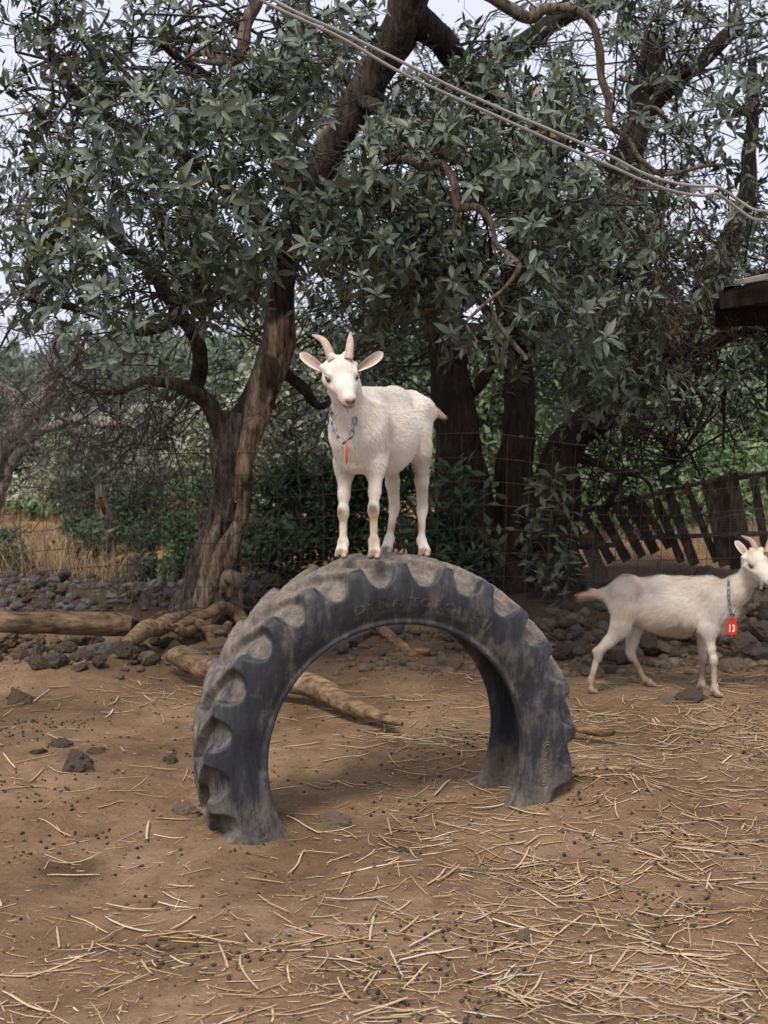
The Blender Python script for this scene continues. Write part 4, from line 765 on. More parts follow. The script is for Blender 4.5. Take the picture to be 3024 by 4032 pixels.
# ------------------------------------------------------------------ dark many-stemmed tree at the right
def tree_right():
    rng = np.random.default_rng(23); Y = 9.7; b0 = np.array(G(490, 590)); root = empty('dark_tree', (b0[0], Y, 0), 'big dark tree forking low into several black trunks to the right of the goat', 'tree')
    mb = MB(); lim = []
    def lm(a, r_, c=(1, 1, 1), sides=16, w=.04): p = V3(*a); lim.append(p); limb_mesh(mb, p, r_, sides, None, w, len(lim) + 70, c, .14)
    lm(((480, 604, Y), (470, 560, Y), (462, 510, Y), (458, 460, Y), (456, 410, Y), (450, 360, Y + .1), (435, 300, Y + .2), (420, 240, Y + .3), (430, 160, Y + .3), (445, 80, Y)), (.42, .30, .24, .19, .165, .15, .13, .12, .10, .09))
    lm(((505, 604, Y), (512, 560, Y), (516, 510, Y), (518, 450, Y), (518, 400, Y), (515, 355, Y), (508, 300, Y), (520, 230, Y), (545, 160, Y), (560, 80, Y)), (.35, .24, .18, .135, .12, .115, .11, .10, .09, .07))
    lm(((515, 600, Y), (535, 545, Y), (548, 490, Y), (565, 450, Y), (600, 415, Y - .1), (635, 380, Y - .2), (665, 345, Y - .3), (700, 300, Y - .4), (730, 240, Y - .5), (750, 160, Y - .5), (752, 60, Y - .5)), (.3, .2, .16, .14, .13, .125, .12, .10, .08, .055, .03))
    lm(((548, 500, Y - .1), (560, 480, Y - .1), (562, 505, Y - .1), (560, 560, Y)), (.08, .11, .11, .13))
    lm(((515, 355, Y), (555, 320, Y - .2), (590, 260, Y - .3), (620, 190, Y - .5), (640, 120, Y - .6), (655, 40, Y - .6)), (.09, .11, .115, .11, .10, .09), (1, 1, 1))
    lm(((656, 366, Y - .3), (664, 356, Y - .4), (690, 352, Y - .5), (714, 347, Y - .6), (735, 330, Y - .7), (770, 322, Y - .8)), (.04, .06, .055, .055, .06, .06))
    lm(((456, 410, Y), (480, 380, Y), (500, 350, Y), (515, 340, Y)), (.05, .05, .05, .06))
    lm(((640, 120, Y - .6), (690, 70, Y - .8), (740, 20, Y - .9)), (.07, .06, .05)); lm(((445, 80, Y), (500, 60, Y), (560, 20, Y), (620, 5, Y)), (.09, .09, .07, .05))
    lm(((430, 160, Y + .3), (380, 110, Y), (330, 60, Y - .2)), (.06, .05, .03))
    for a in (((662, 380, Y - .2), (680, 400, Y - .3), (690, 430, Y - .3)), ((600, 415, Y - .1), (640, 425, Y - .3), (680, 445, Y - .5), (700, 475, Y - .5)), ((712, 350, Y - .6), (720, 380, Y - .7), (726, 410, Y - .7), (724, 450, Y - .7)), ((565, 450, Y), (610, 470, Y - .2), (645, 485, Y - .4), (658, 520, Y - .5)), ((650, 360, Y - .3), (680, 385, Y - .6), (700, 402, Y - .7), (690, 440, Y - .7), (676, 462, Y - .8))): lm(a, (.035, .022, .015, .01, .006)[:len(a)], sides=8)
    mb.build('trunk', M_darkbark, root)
    tw, lv = MB(), MB(); skel = skeleton_pts(lim); cl = []
    for _ in range(68):
        u, v_ = rng.uniform(330, 800), rng.uniform(-30, 330)
        if u > 470 and v_ < 200 and rng.random() < .5: continue
        if abs(u - np.interp(v_, [0, 140, 182], [408, 335, 315])) < 48 and v_ < 170: continue
        r = rng.uniform(.3, .55); cl.append((P(u, v_, rng.uniform(7.4, 9.6)), (r, r * 1.2, r * .8), 18))
    for u, v_ in ((640, 150), (700, 130), (620, 260), (650, 300), (690, 290), (600, 330), (730, 270), (560, 350), (620, 215), (740, 110), (760, 200), (690, 200), (580, 60), (640, 40), (705, 30), (570, 385), (615, 365), (655, 335), (700, 345), (590, 420), (640, 395)): cl.append((P(u, v_, rng.uniform(6.4, 7.4)), (.36, .4, .28), 19))
    crown_on(rng, cl, skel, tw, lv, .070, 8, .8, 5, .85, dark=(.024, .036, .022), lite=(.21, .235, .15))
    cl = []
    for _ in range(70):
        u, v_ = rng.uniform(250, 800), rng.uniform(60, 400)
        if u > 600 and v_ > 330: continue
        if u > 560 and v_ < 220 and rng.random() < .6: continue
        r = rng.uniform(.35, .6); cl.append((P(u, v_, rng.uniform(9.6, 11.5)), (r, r * 1.2, r * .8), 20))
    for u, v_ in ((350, 360), (390, 380), (310, 370), (420, 350), (480, 370), (540, 380), (580, 400), (560, 430), (330, 420), (490, 400), (610, 370)): cl.append((P(u, v_, rng.uniform(9.8, 11)), (.45, .5, .35), 24))
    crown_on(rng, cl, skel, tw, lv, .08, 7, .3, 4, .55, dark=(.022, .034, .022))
    lv.build('foliage', M_leaf, root)
    st = V3((690, 352, Y - .5), (714, 347, Y - .6), (735, 330, Y - .7), (665, 360, Y - .3), (640, 380, Y - .2), (600, 415, Y), (565, 450, Y), (620, 430, Y - .3), (770, 340, Y - .8), (760, 330, Y - .8))
    bare_twigs(rng, tw, st, [(rng.uniform(-.3, .8), rng.uniform(-.5, .2), rng.uniform(-.9, .2)) for _ in st], .85, .008, 6, 2, .16, (.022, .019, .017), 9, .15)
    tw.build('twigs', M_twig, root)
    dl = MB()
    for a, r_ in ((((480, -8, 7), (508, 8, 7), (531, 20, 7), (545, 11, 7), (560, 9, 7), (578, 14, 7), (592, 27, 7), (600, 50, 7), (602, 76, 7), (609, 101, 7), (612, 127, 7), (628, 140, 6.9), (642, 157, 6.8), (654, 168, 6.8), (665, 173, 6.7), (700, 166, 6.6), (736, 163, 6.5)), [.03, .032, .032, .028, .026, .025, .024, .022, .021, .02, .018, .016, .015, .014, .011, .009, .005]),
                  (((622, 140, 6.9), (640, 112, 6.9), (655, 108, 6.9), (668, 120, 6.9), (678, 138, 6.9)), (.01, .012, .012, .01, .005)), (((662, 172, 6.7), (662, 200, 6.7), (655, 222, 6.7), (640, 228, 6.7)), (.01, .009, .007, .003)), (((663, 195, 6.7), (664, 225, 6.7), (657, 255, 6.6), (645, 270, 6.6), (638, 290, 6.6)), (.009, .008, .007, .006, .003)),
                  (((618, 170, 6.8), (600, 200, 6.8), (586, 235, 6.8), (578, 262, 6.8)), (.008, .007, .005, .002)), (((612, 150, 6.8), (622, 185, 6.8), (616, 215, 6.7), (624, 230, 6.7), (630, 260, 6.6), (640, 280, 6.6), (634, 300, 6.6)), (.012, .011, .01, .008, .007, .005, .003))): limb_mesh(dl, V3(*a), r_, 8, len(a) * 7, .02, 5, (1.1, .98, .8), .22)
    bare_twigs(rng, dl, V3((664, 190, 6.7), (660, 215, 6.7), (640, 250, 6.6), (645, 230, 6.7), (690, 200, 6.7), (655, 240, 6.6), (625, 235, 6.7), (700, 230, 6.7)), [(rng.uniform(-.5, .7), 0, -.9) for _ in range(8)], .55, .0055, 4, 2, .12, (1.1, .98, .8), 9, .1)
    dl.build('dead_branch', M_bark, root)
    return root
tree_right()
# ------------------------------------------------------------------ background trees and bushes
def bg_tree(name, label, base, h, rx, n, dark, lite, seed, leaf=.16, trunk=.15, z0=.25, cone=False, ry=None, lw=(.3, .5), group=None, clump=None, rows=3, kind='bush'):
    """a small tree or bush: stem + cloud of leaf-sized faces in uneven clumps"""
    rng = np.random.default_rng(seed); base = np.array(base, float); root = empty(name, tuple(base), label, kind, group); ry = ry or rx
    k = clump or 26; q = rng.random(k) ** .8; z = z0 + (1 - z0) * q; az = rng.uniform(0, 6.28, k); pr = (1 - q * .92) if cone else np.sin(np.pi * (.12 + .83 * q)) ; rr = pr * np.sqrt(rng.random(k)) * .85
    cc = base + np.stack([np.cos(az) * rr * rx, np.sin(az) * rr * ry, z * h * .93], 1); cr = (rng.uniform(.22, .42, (k, 1)) * (.35 + .65 * pr[:, None]) if cone else rng.uniform(.24, .46, (k, 1))) * np.array([rx, ry, min(h * .42, rx)])
    j = rng.integers(0, k, n); v = nrm(rng.normal(size=(n, 3))) * rng.random((n, 1)) ** .38; O = cc[j] + v * cr[j]; O[:, 2] = np.maximum(O[:, 2], base[2] + .03)
    D = nrm(v + rng.normal(size=(n, 3)) * .7 + np.array([0, 0, -.25 if cone else .25])); U = nrm(rng.normal(size=(n, 3)) * .5 + np.array([0, -.3, 1])); L = leaf * rng.uniform(.6, 1.3, n)
    tone = (rng.random(k) * .6 + .2)[j] + rng.normal(size=n) * .22; tone = tone.clip(0, 1)[:, None]; C = np.array(dark) * (1 - tone) + np.array(lite) * tone
    V, Fq, C = leaves(rng, O, D, U, L, L * rng.uniform(lw[0], lw[1], n), C, rows, .3); mk('foliage', V, Fq, M_far, C, root)
    mb = MB(); v, f = tube([base - [0, 0, .1], base + [rx * .05, 0, h * .4], base + [-.04 * rx, 0, h * .85]], [trunk, trunk * .7, trunk * .2], 8, 14, wob=.1, seed=seed); mb.add(v, f, (.06, .05, .045))
    for c in cc[::2]:
        s_ = base + np.array([0, 0, max(.1, (c[2] - base[2]) * .55)]); v, f = tube([s_, (s_ + c) / 2 + rng.normal(size=3) * .06 * rx, c], [trunk * .35, trunk * .22, trunk * .08], 5, 9); mb.add(v, f, (.06, .05, .045))
    mb.build('trunk', M_twig, root); return root
gz0 = lambda x, y: np.array([x, y, ground_z(x, y)])
def at(u, Y): x = (u - 384) / F_PX * Y; return gz0(x, Y)
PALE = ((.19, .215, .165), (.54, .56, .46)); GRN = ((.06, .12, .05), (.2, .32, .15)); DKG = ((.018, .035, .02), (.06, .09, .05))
for i, (u, Y, h, rx, n, pal, lf, lb) in enumerate([
    (95, 14.0, 1.25, 1.0, 5000, PALE, .10, 'pale grey green bush above the dry grass at the left, nearest the post'), (165, 13.2, 1.45, .9, 5000, PALE, .10, 'pale leafy bush just left of the gnarled trunk'),
    (20, 15.5, 1.05, 1.1, 4200, GRN, .11, 'bright green bush at the left edge beyond the dry grass'), (60, 17.5, 1.1, 1.1, 3000, GRN, .11, 'low green bush behind the dry grass'), (100, 12.9, .75, .6, 2600, ((.03, .06, .035), (.08, .14, .08)), .06, 'low dark green shrub at the end of the dry grass'),
    (300, 12.6, 2.3, .85, 5200, PALE, .10, 'pale leafy bush between the gnarled trunk and the goat'), (255, 14, 2.9, 1.0, 4200, PALE, .11, 'tall pale bush right behind the gnarled trunk'), (345, 13.5, 2.2, .8, 3600, ((.05, .075, .045), (.17, .2, .14)), .10, 'grey green bush behind the legs of the goat'),
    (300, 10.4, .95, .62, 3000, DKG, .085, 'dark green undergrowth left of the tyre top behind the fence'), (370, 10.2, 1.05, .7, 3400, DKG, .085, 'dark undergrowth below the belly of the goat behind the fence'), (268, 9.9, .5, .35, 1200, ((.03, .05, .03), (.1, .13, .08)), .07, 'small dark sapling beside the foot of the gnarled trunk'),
    (178, 9.7, .55, .26, 1100, ((.03, .06, .03), (.10, .19, .08)), .055, 'small green weed left of the gnarled trunk foot'), (150, 10.4, .5, .3, 1000, ((.03, .06, .035), (.09, .15, .09)), .05, 'dark green weed on the stones beyond the fence'),
    (440, 9.0, .62, .5, 1800, ((.03, .045, .03), (.11, .13, .09)), .10, 'dusty green bush right behind the top of the tyre'), (552, 8.9, 1.0, .24, 260, ((.05, .07, .045), (.16, .18, .12)), .11, 'grey green shoot leaning on the fence in front of the dark trunks'), (455, 9.0, 1.15, .3, 420, ((.04, .055, .035), (.12, .15, .10)), .10, 'leafy shoot on the fence behind the rump of the goat')]):
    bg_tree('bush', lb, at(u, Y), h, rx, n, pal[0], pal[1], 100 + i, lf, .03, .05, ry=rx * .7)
for i, (u, Y, h, rx, n, cone, lb, dk, lt) in enumerate([
    (110, 27, 2.5, 1.3, 4000, True, 'dark conifer far behind the left of the fence', (.02, .04, .03), (.07, .11, .075)), (20, 26, 1.2, 1.9, 3500, False, 'round dark tree at the left edge in the distance', (.02, .04, .03), (.06, .10, .06)), (170, 22, 2.3, 1.9, 2600, False, 'hazy grey green tree behind the bushes left of the trunk', (.06, .085, .06), (.2, .235, .17)),
    (640, 19, 2.5, 1.9, 12000, False, 'soft green tree beyond the leaning fence, nearest the dark trunk', (.085, .125, .075), (.25, .30, .20)), (730, 23, 3.3, 2.0, 13000, True, 'tall feathery conifer beyond the leaning fence', (.06, .095, .06), (.17, .215, .145)), (800, 20, 2.7, 2.2, 10000, False, 'green tree at the right edge beyond the leaning fence', (.06, .095, .06), (.18, .225, .145)),
    (560, 18, 2.3, 1.6, 7000, False, 'yellow green tree seen between the dark trunks', (.07, .12, .05), (.25, .32, .16)), (480, 17, 2.2, 1.2, 5000, False, 'pale green tree seen through the gap of the dark trunks', (.07, .11, .05), (.26, .31, .18)), (600, 26, 3.2, 2.0, 5000, False, 'tall hazy tree high behind the leaning trunk', (.05, .08, .05), (.15, .19, .12)),
    (400, 20, 2.6, 2.0, 5000, False, 'dim tree far behind the goat', (.035, .055, .035), (.10, .13, .085)), (290, 24, 2.8, 2.0, 4500, False, 'hazy tree far behind the gnarled trunk', (.06, .085, .06), (.18, .21, .16)), (690, 15, 1.0, 1.8, 7000, False, 'low bright green thicket just beyond the leaning fence', (.08, .14, .065), (.26, .34, .18)), (600, 14.5, 1.3, 1.2, 5000, False, 'low green thicket behind the dark trunk', (.08, .13, .065), (.26, .33, .19))]):
    bg_tree('tree', lb, at(u, Y), h, rx, n, dk, lt, 200 + i, .22 if Y > 18 else .15, .12, .05, cone, lw=(.12, .25) if cone else (.25, .45), clump=40, kind='tree')
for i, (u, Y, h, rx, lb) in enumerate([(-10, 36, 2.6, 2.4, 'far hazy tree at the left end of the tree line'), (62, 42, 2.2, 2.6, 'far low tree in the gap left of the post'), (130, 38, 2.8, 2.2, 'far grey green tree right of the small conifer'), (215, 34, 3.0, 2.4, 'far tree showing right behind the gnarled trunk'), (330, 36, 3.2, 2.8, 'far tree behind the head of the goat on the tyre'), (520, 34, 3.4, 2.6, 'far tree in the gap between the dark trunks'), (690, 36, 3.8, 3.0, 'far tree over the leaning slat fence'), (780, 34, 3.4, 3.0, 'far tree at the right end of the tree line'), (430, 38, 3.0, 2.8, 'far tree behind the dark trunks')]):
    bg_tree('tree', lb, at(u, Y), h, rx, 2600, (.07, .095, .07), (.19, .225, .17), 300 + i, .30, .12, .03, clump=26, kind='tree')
for i, (u, Y, h, rx, n, lb) in enumerate([(8, 10.6, .35, .3, 700, 'small dark weed at the left edge of the rubble slope'), (75, 11.2, .4, .35, 900, 'dark weed in front of the dry grass left of the post'), (205, 11.3, .8, .5, 2200, 'dark scrub just left of the gnarled trunk'), (140, 12.0, .7, .5, 2200, 'dark green scrub right of the leaning post')]):
    bg_tree('bush', lb, at(u, Y), h, rx, n, (.03, .045, .03), (.12, .16, .09), 400 + i, .06, .02, .03)
def far_wood():
    rng = np.random.default_rng(8); n = 42000; x = rng.uniform(-42, 42, n); y = 46 + rng.uniform(-3, 5, n) - .006 * x ** 2; p = np.stack([x, x * 0, x * 0], 1)
    top = 3.0 + 1.0 * vn(p, .22, 3) + .6 * vn(p, .7, 5); z = rng.random(n) ** .8 * top; O = np.stack([x, y, z], 1); D = rng.normal(size=(n, 3)); U = rng.normal(size=(n, 3)) * .6 + np.array([0, -.4, 1]); L = rng.uniform(.3, .7, n)
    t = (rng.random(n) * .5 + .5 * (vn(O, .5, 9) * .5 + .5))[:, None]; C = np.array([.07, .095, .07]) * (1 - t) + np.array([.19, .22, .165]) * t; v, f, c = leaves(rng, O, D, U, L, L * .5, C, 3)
    tag(mk('far_wood', v, f, M_far, c), 'hazy far off wood along the horizon', 'wood', kind='stuff')
far_wood()
def bare_tree():
    rng = np.random.default_rng(5); Y = 12.5; b = at(-14, Y); root = empty('bare_tree', tuple(b), 'pale lichen covered bare tree reaching in from the left edge', 'tree'); mb = MB(); lim = []
    for a, r_ in ((((-16, 560, Y), (-10, 480, Y), (0, 445, Y), (18, 425, Y), (38, 400, Y), (52, 365, Y), (60, 320, Y)), (.16, .14, .13, .11, .09, .07, .04)), (((-4, 450, Y), (20, 440, Y), (40, 430, Y - .1), (55, 424, Y - .2), (80, 420, Y - .3), (110, 424, Y - .5), (135, 428, Y - .6)), (.09, .07, .055, .05, .045, .035, .02)),
                  (((-8, 500, Y), (10, 460, Y), (30, 445, Y)), (.07, .06, .05)), (((18, 425, Y), (8, 400, Y), (-10, 380, Y), (-30, 360, Y)), (.08, .07, .05, .03)), (((45, 385, Y), (75, 372, Y), (105, 365, Y)), (.05, .035, .015)), (((60, 424, Y), (90, 440, Y - .2), (120, 447, Y - .4)), (.03, .022, .01))): p = V3(*a); lim.append(p); limb_mesh(mb, p, r_, 9, None, .08, 3, (2.0, 2.0, 1.95), .15)
    mb.build('trunk', M_bark, root); tw = MB(); sk = skeleton_pts(lim, 8); bare_twigs(rng, tw, sk, np.array([(.5, 0, .2)] * len(sk)) + rng.normal(size=(len(sk), 3)) * .5, .8, .009, 2, 2, .14, (.16, .155, .14), 8)
    tw.build('twigs', M_twig, root)
bare_tree()
# ------------------------------------------------------------------ wire fence
FY = 8.35
def fence():
    root = empty('wire_fence', (0, FY, 0), 'rusty square mesh wire fence running behind the tyre', 'fence'); rng = np.random.default_rng(2)
    xs = np.arange(-3.6, 3.7, .152); mb = MB()
    def fy(x): return FY - .0 * x + .05 * np.sin(x * 1.3) + np.where(x < -.8, -.25 * (x + .8) * -.3, 0)
    def warp(x, k):
        """wire crossing point: column x, row k from the bottom"""
        z = k * .152 + .02; sag = .05 * np.sin(x * 1.1 + 1) + .04 * np.sin(x * 2.7) + (.10 * sst(1.2, 3, x)) - .10 * sst(-.6, -2.6, x)
        p = np.stack([x, x * 0, z + 0 * x], 1); xx = x + .02 * vn(p, 1.3, 5) + .025 * (z - .6) * np.sin(x * .9); zz = z + sag * (z / 1.2) + .018 * vn(p, 1.8, 7); yy = fy(x) + .05 * vn(p, 1.1, 9)
        return np.stack([xx, yy, zz], 1)
    rows = 9
    for k in range(rows):
        x = np.arange(xs[0], xs[-1], .038); p = warp(x, np.full(len(x), float(k))); v, f = tube(p, np.full(len(p), .0023 if k not in (0, rows - 1) else .0028), 4, len(p)); mb.add(v, f, (.085, .058, .042))
    for x in xs:
        k = np.linspace(0, rows - 1, 30); p = warp(np.full(30, x), k); v, f = tube(p, np.full(30, .0023), 4, 30); mb.add(v, f, (.085, .058, .042))
    mb.build('wire_mesh', M_rust, root)
    # chicken wire sheet hung on it, right half
    hb = MB(); a = .0125; segs = []
    n = 150; m = 46
    I, Jj = np.meshgrid(np.arange(n), np.arange(m), indexing='ij'); cx = .62 + I * a * 1.732 + (Jj % 2) * a * .866; cz = .02 + Jj * a * 1.5
    top = .60 + .12 * np.sin(cx * 3.1 + 1.4) - .22 * sst(.35, .0, cx - .62) - .05 * np.sin(cx * 7) + .12 * sst(1.6, 2.9, cx); ok = cz < top
    cx, cz = cx[ok], cz[ok]
    e = []
    for q in (30, 90, 150):
        p0 = np.stack([cx + a * math.cos(rad(q)), cz + a * math.sin(rad(q))], 1); p1 = np.stack([cx + a * math.cos(rad(q + 60)), cz + a * math.sin(rad(q + 60))], 1); e.append(np.stack([p0, p1], 1))
    e = np.concatenate(e); q3 = np.zeros((len(e), 2, 3)); q3[..., 0] = e[..., 0]; q3[..., 2] = e[..., 1]
    pf = q3.reshape(-1, 3); dz = .02 * vn(pf, 3, 4); q3[..., 1] = FY - .03 + (.05 * vn(pf, 2.2, 6)).reshape(-1, 2); q3[..., 2] += dz.reshape(-1, 2)
    v, f = tubes_vec(q3, np.full(q3.shape[:2], .00085), 3); mk('chicken_wire', v, f, M_rust, np.tile([.06, .06, .068], (len(v), 1)), root)
    x = np.linspace(.62, 3.8, 120); top = .60 + .12 * np.sin(x * 3.1 + 1.4) - .22 * sst(.35, .0, x - .62) - .05 * np.sin(x * 7) + .12 * sst(1.6, 2.9, x)
    v, f = tube(np.stack([x, x * 0 + FY - .035, top], 1), np.full(120, .0025), 5, 120); mk('selvedge_wire', v, f, M_rust, np.tile([.06, .06, .065], (len(v), 1)), root)
fence()
# ------------------------------------------------------------------ leaning slat fence beyond it
def board(p0, p1, w, th, seed=0):
    """rough board from p0 to p1, face roughly towards the camera"""
    p0, p1 = np.array(p0, float), np.array(p1, float); ax = nrm(p1 - p0); sd = nrm(np.cross(ax, [0, 1., .05])); nn = np.cross(sd, ax); n = 9; t = np.linspace(0, 1, n)
    rng = np.random.default_rng(seed); wj = w * (1 + rng.uniform(-.08, .08, n)); c = p0 + t[:, None] * (p1 - p0) + nn * (.01 * np.sin(t * 3 + seed))[:, None]
    ring = np.array([(-1, -1), (-.5, -1.05), (.5, -1.05), (1, -1), (1, 1), (-1, 1)]); V = c[:, None] + ring[None, :, :1] * (wj / 2)[:, None, None] * sd + ring[None, :, 1:] * th / 2 * nn
    if seed % 3: V[-1, :3] += ax * rng.uniform(0, .05); V[-1, 3:4] -= ax * rng.uniform(0, .03)
    f = grid_faces(n, 6, wrap_v=True); m = (n - 1) * 6; cap = np.array([[0, 1, 2, 3], [0, 3, 4, 5], [m + 3, m + 2, m + 1, m], [m + 5, m + 4, m + 3, m]]); return V.reshape(-1, 3), np.concatenate([f, cap])
def slat_fence():
    Y = 10.4; rng = np.random.default_rng(4); C = (1.5, 1.4, 1.3)
    root = empty('slat_fence', tuple(at(680, Y)), 'dark broken pallet slat fence leaning to the left beyond the wire fence', 'fence')
    def sl(u0, v0, u1, v1, wpx, name='slat', dy=0., seed=0, th=.022): v, f = board(P(u0, v0, Y + dy), P(u1, v1, Y + dy - .15), wpx / 1250 * Y, th, seed); mk(name, v, f, M_darkbark, np.tile(C, (len(v), 1)) * rng.uniform(.7, 1.5), root, smooth=False)
    for k, (a, b, w) in enumerate([((695, 565), (667, 488), 10), ((717, 562), (686, 485), 7), ((725, 566), (707, 482), 12), ((737, 568), (720, 480), 12), ((749, 568), (733, 479), 12), ((768, 564), (754, 477), 8), ((782, 562), (771, 474), 12), ((682, 562), (656, 500), 8), ((669, 548), (641, 502), 7), ((655, 552), (630, 500), 10), ((642, 556), (616, 506), 9), ((627, 560), (600, 510), 10), ((800, 560), (788, 470), 14)]): sl(*a, *b, w, seed=k + 1)
    [sl(*q, seed=70 + k) for k, q in enumerate([(612, 562, 583, 513, 9), (598, 566, 568, 517, 8), (583, 566, 556, 520, 9)])]; sl(545, 522, 600, 507, 4, 'rail', -.04, 75, .05)
    sl(596, 508, 726, 477, 4, 'rail', -.04, 31, .05); sl(722, 480, 800, 469, 5, 'rail', -.04, 32, .05); sl(640, 538, 800, 532, 4, 'rail', -.05, 33, .04); sl(600, 520, 625, 470, 6, 'post', -.02, 34, .06); pass
    r2 = empty('slat_fence', tuple(at(550, Y - .6)), 'low dark slat fence piece at the foot of the dark trunks', 'fence'); Y2 = 9.15
    def s2(u0, v0, u1, v1, wpx, name='slat', seed=0): v, f = board(P(u0, v0, Y2), P(u1, v1, Y2 - .05), wpx / 1250 * Y2, .02, seed); mk(name, v, f, M_darkbark, np.tile(C, (len(v), 1)) * rng.uniform(.7, 1.5), r2, smooth=False)
    for k, (a, b, w) in enumerate([((513, 596), (478, 540), 6), ((527, 598), (490, 528), 8), ((547, 606), (512, 535), 14), ((562, 608), (535, 535), 9), ((574, 610), (553, 540), 10), ((588, 612), (566, 540), 15), ((612, 606), (585, 535), 15)]): s2(*a, *b, w, seed=50 + k)
    s2(500, 592, 620, 585, 6, 'rail', 60); s2(478, 552, 615, 545, 5, 'rail', 61)
slat_fence()
def post():
    Y = 11.6; p = V3((112, 606, Y), (113, 570, Y), (108, 535, Y), (103, 505, Y), (99, 483, Y)); root = empty('fence_post', tuple(p[0]), 'old weathered leaning wooden post in the dry grass at the left', 'post'); mb = MB()
    v, f = tube(p, [.06, .06, .065, .065, .035], 10, 40, lambda T, S, B: 1 + .2 * fbm(B, 12, 3, 3)); mb.add(v, f, (.95, .9, .9)); mb.build('stake', M_bark, root)
    v, f = tube(V3((100, 497, Y - .055), (103, 508, Y - .06), (104, 514, Y - .055)), [.012, .022, .008], 6, 10); mk('rotten_patch', v, f, M_bark, np.tile([.9, .45, .22], (len(v), 1)), root)
post()
# ------------------------------------------------------------------ logs, cables, roof corner
def log(pts, rr, name, label, cat, seed, c=(1, .86, .7), sides=18, rel=.16, stub=None):
    p = [np.array(P(*q)) for q in pts]; root = tag(mk(name, *tube(p, rr, sides, len(p) * 12, lambda T, S, B: 1 + rel * fbm(B * np.array([.45, 1, 1]), 9, seed, 4) * .8 - .10 * np.exp(-((np.angle(np.exp(1j * (T - 4.6 - .4 * np.sin(S * 7))))) / .12) ** 2), wob=.03, seed=seed), M_wood), label, cat)
    V = np.empty(len(root.data.vertices) * 3, np.float32); a = root.data.color_attributes.new('Col', 'FLOAT_COLOR', 'POINT'); a.data.foreach_set('color', np.tile([*c, 1], len(root.data.vertices)).astype(np.float32)); recenter(root, p[len(p) // 2]); return root
log([(-160, 622, 7.6), (-90, 614, 7.7), (-30, 617, 7.75), (20, 622, 7.75), (70, 625, 7.8), (105, 622, 7.85), (128, 625, 7.9), (136, 627, 7.9)], [.05, .075, .072, .07, .074, .078, .07, .04], 'log', 'thick cracked log lying along the left edge under the wire fence', 'log', 3, (.95, .85, .72))
log([(168, 657, 7.0), (180, 656, 6.95), (200, 661, 6.85), (225, 668, 6.7), (255, 678, 6.5), (285, 681, 6.4), (312, 684, 6.3), (335, 695, 6.15), (360, 707, 6.0), (392, 719, 5.85), (402, 724, 5.8)], [.03, .062, .068, .060, .056, .058, .062, .052, .042, .026, .01], 'log', 'smooth bent branch on the dirt running behind the left side of the tyre', 'log', 8, (1.35, 1.2, 1.0))
log([(367, 617, 7.2), (378, 626, 7.15), (388, 636, 7.1), (402, 645, 7.05), (410, 651, 7.0), (418, 650, 7.0), (428, 650, 7.0)], [.015, .028, .030, .028, .026, .022, .016], 'stick', 'thin crooked stick on the stones seen through the top of the tyre', 'stick', 9, (1.5, 1.25, 1.0), 10)
log([(560, 723, 5.7), (585, 727, 5.65), (612, 731, 5.6)], [.018, .022, .012], 'stick', 'short brown stick half sunk in the dirt right of the tyre', 'stick', 10, (1.3, 1.05, .8), 10)
def cable(a, lab, seed):
    p = [np.array(P(*q)) for q in a]; v, f = tube(p, [.0058] * len(p), 8, 260); o = mk('cable', v, f, M_cable, np.tile([.29, .275, .26], (len(v), 1))); tag(o, lab, 'cable', 'cables across the sky'); recenter(o, p[len(p) // 2])
M_cable = mat('grey_cable', m_vcol(.45, .4, .12, 20))
ca = [(60, -110, 4.2), (240, -18, 4.3), (268, -3, 4.3), (300, 14, 4.3), (345, 34, 4.35), (400, 61, 4.4), (450, 86, 4.45), (508, 112, 4.5), (560, 134, 4.55), (608, 155, 4.6), (645, 174, 4.65), (675, 183, 4.7), (700, 186, 4.7), (718, 187, 4.7), (738, 200, 4.75), (755, 210, 4.75), (780, 216, 4.8), (900, 262, 4.95), (1100, 340, 5.2)]
cable(ca, 'upper of the two grey cables crossing in front of the leaves', 1)
cable([(u - 4 + (3 if k > 9 else 0) + 1.5 * math.sin(k * 1.7), v + 2.5 + 3.2 * math.sin(k * .9 + .4) ** 2 + (4 if k > 4 else 0), Y + .03) for k, (u, v, Y) in enumerate(ca)], 'lower of the two grey cables crossing in front of the leaves', 2)
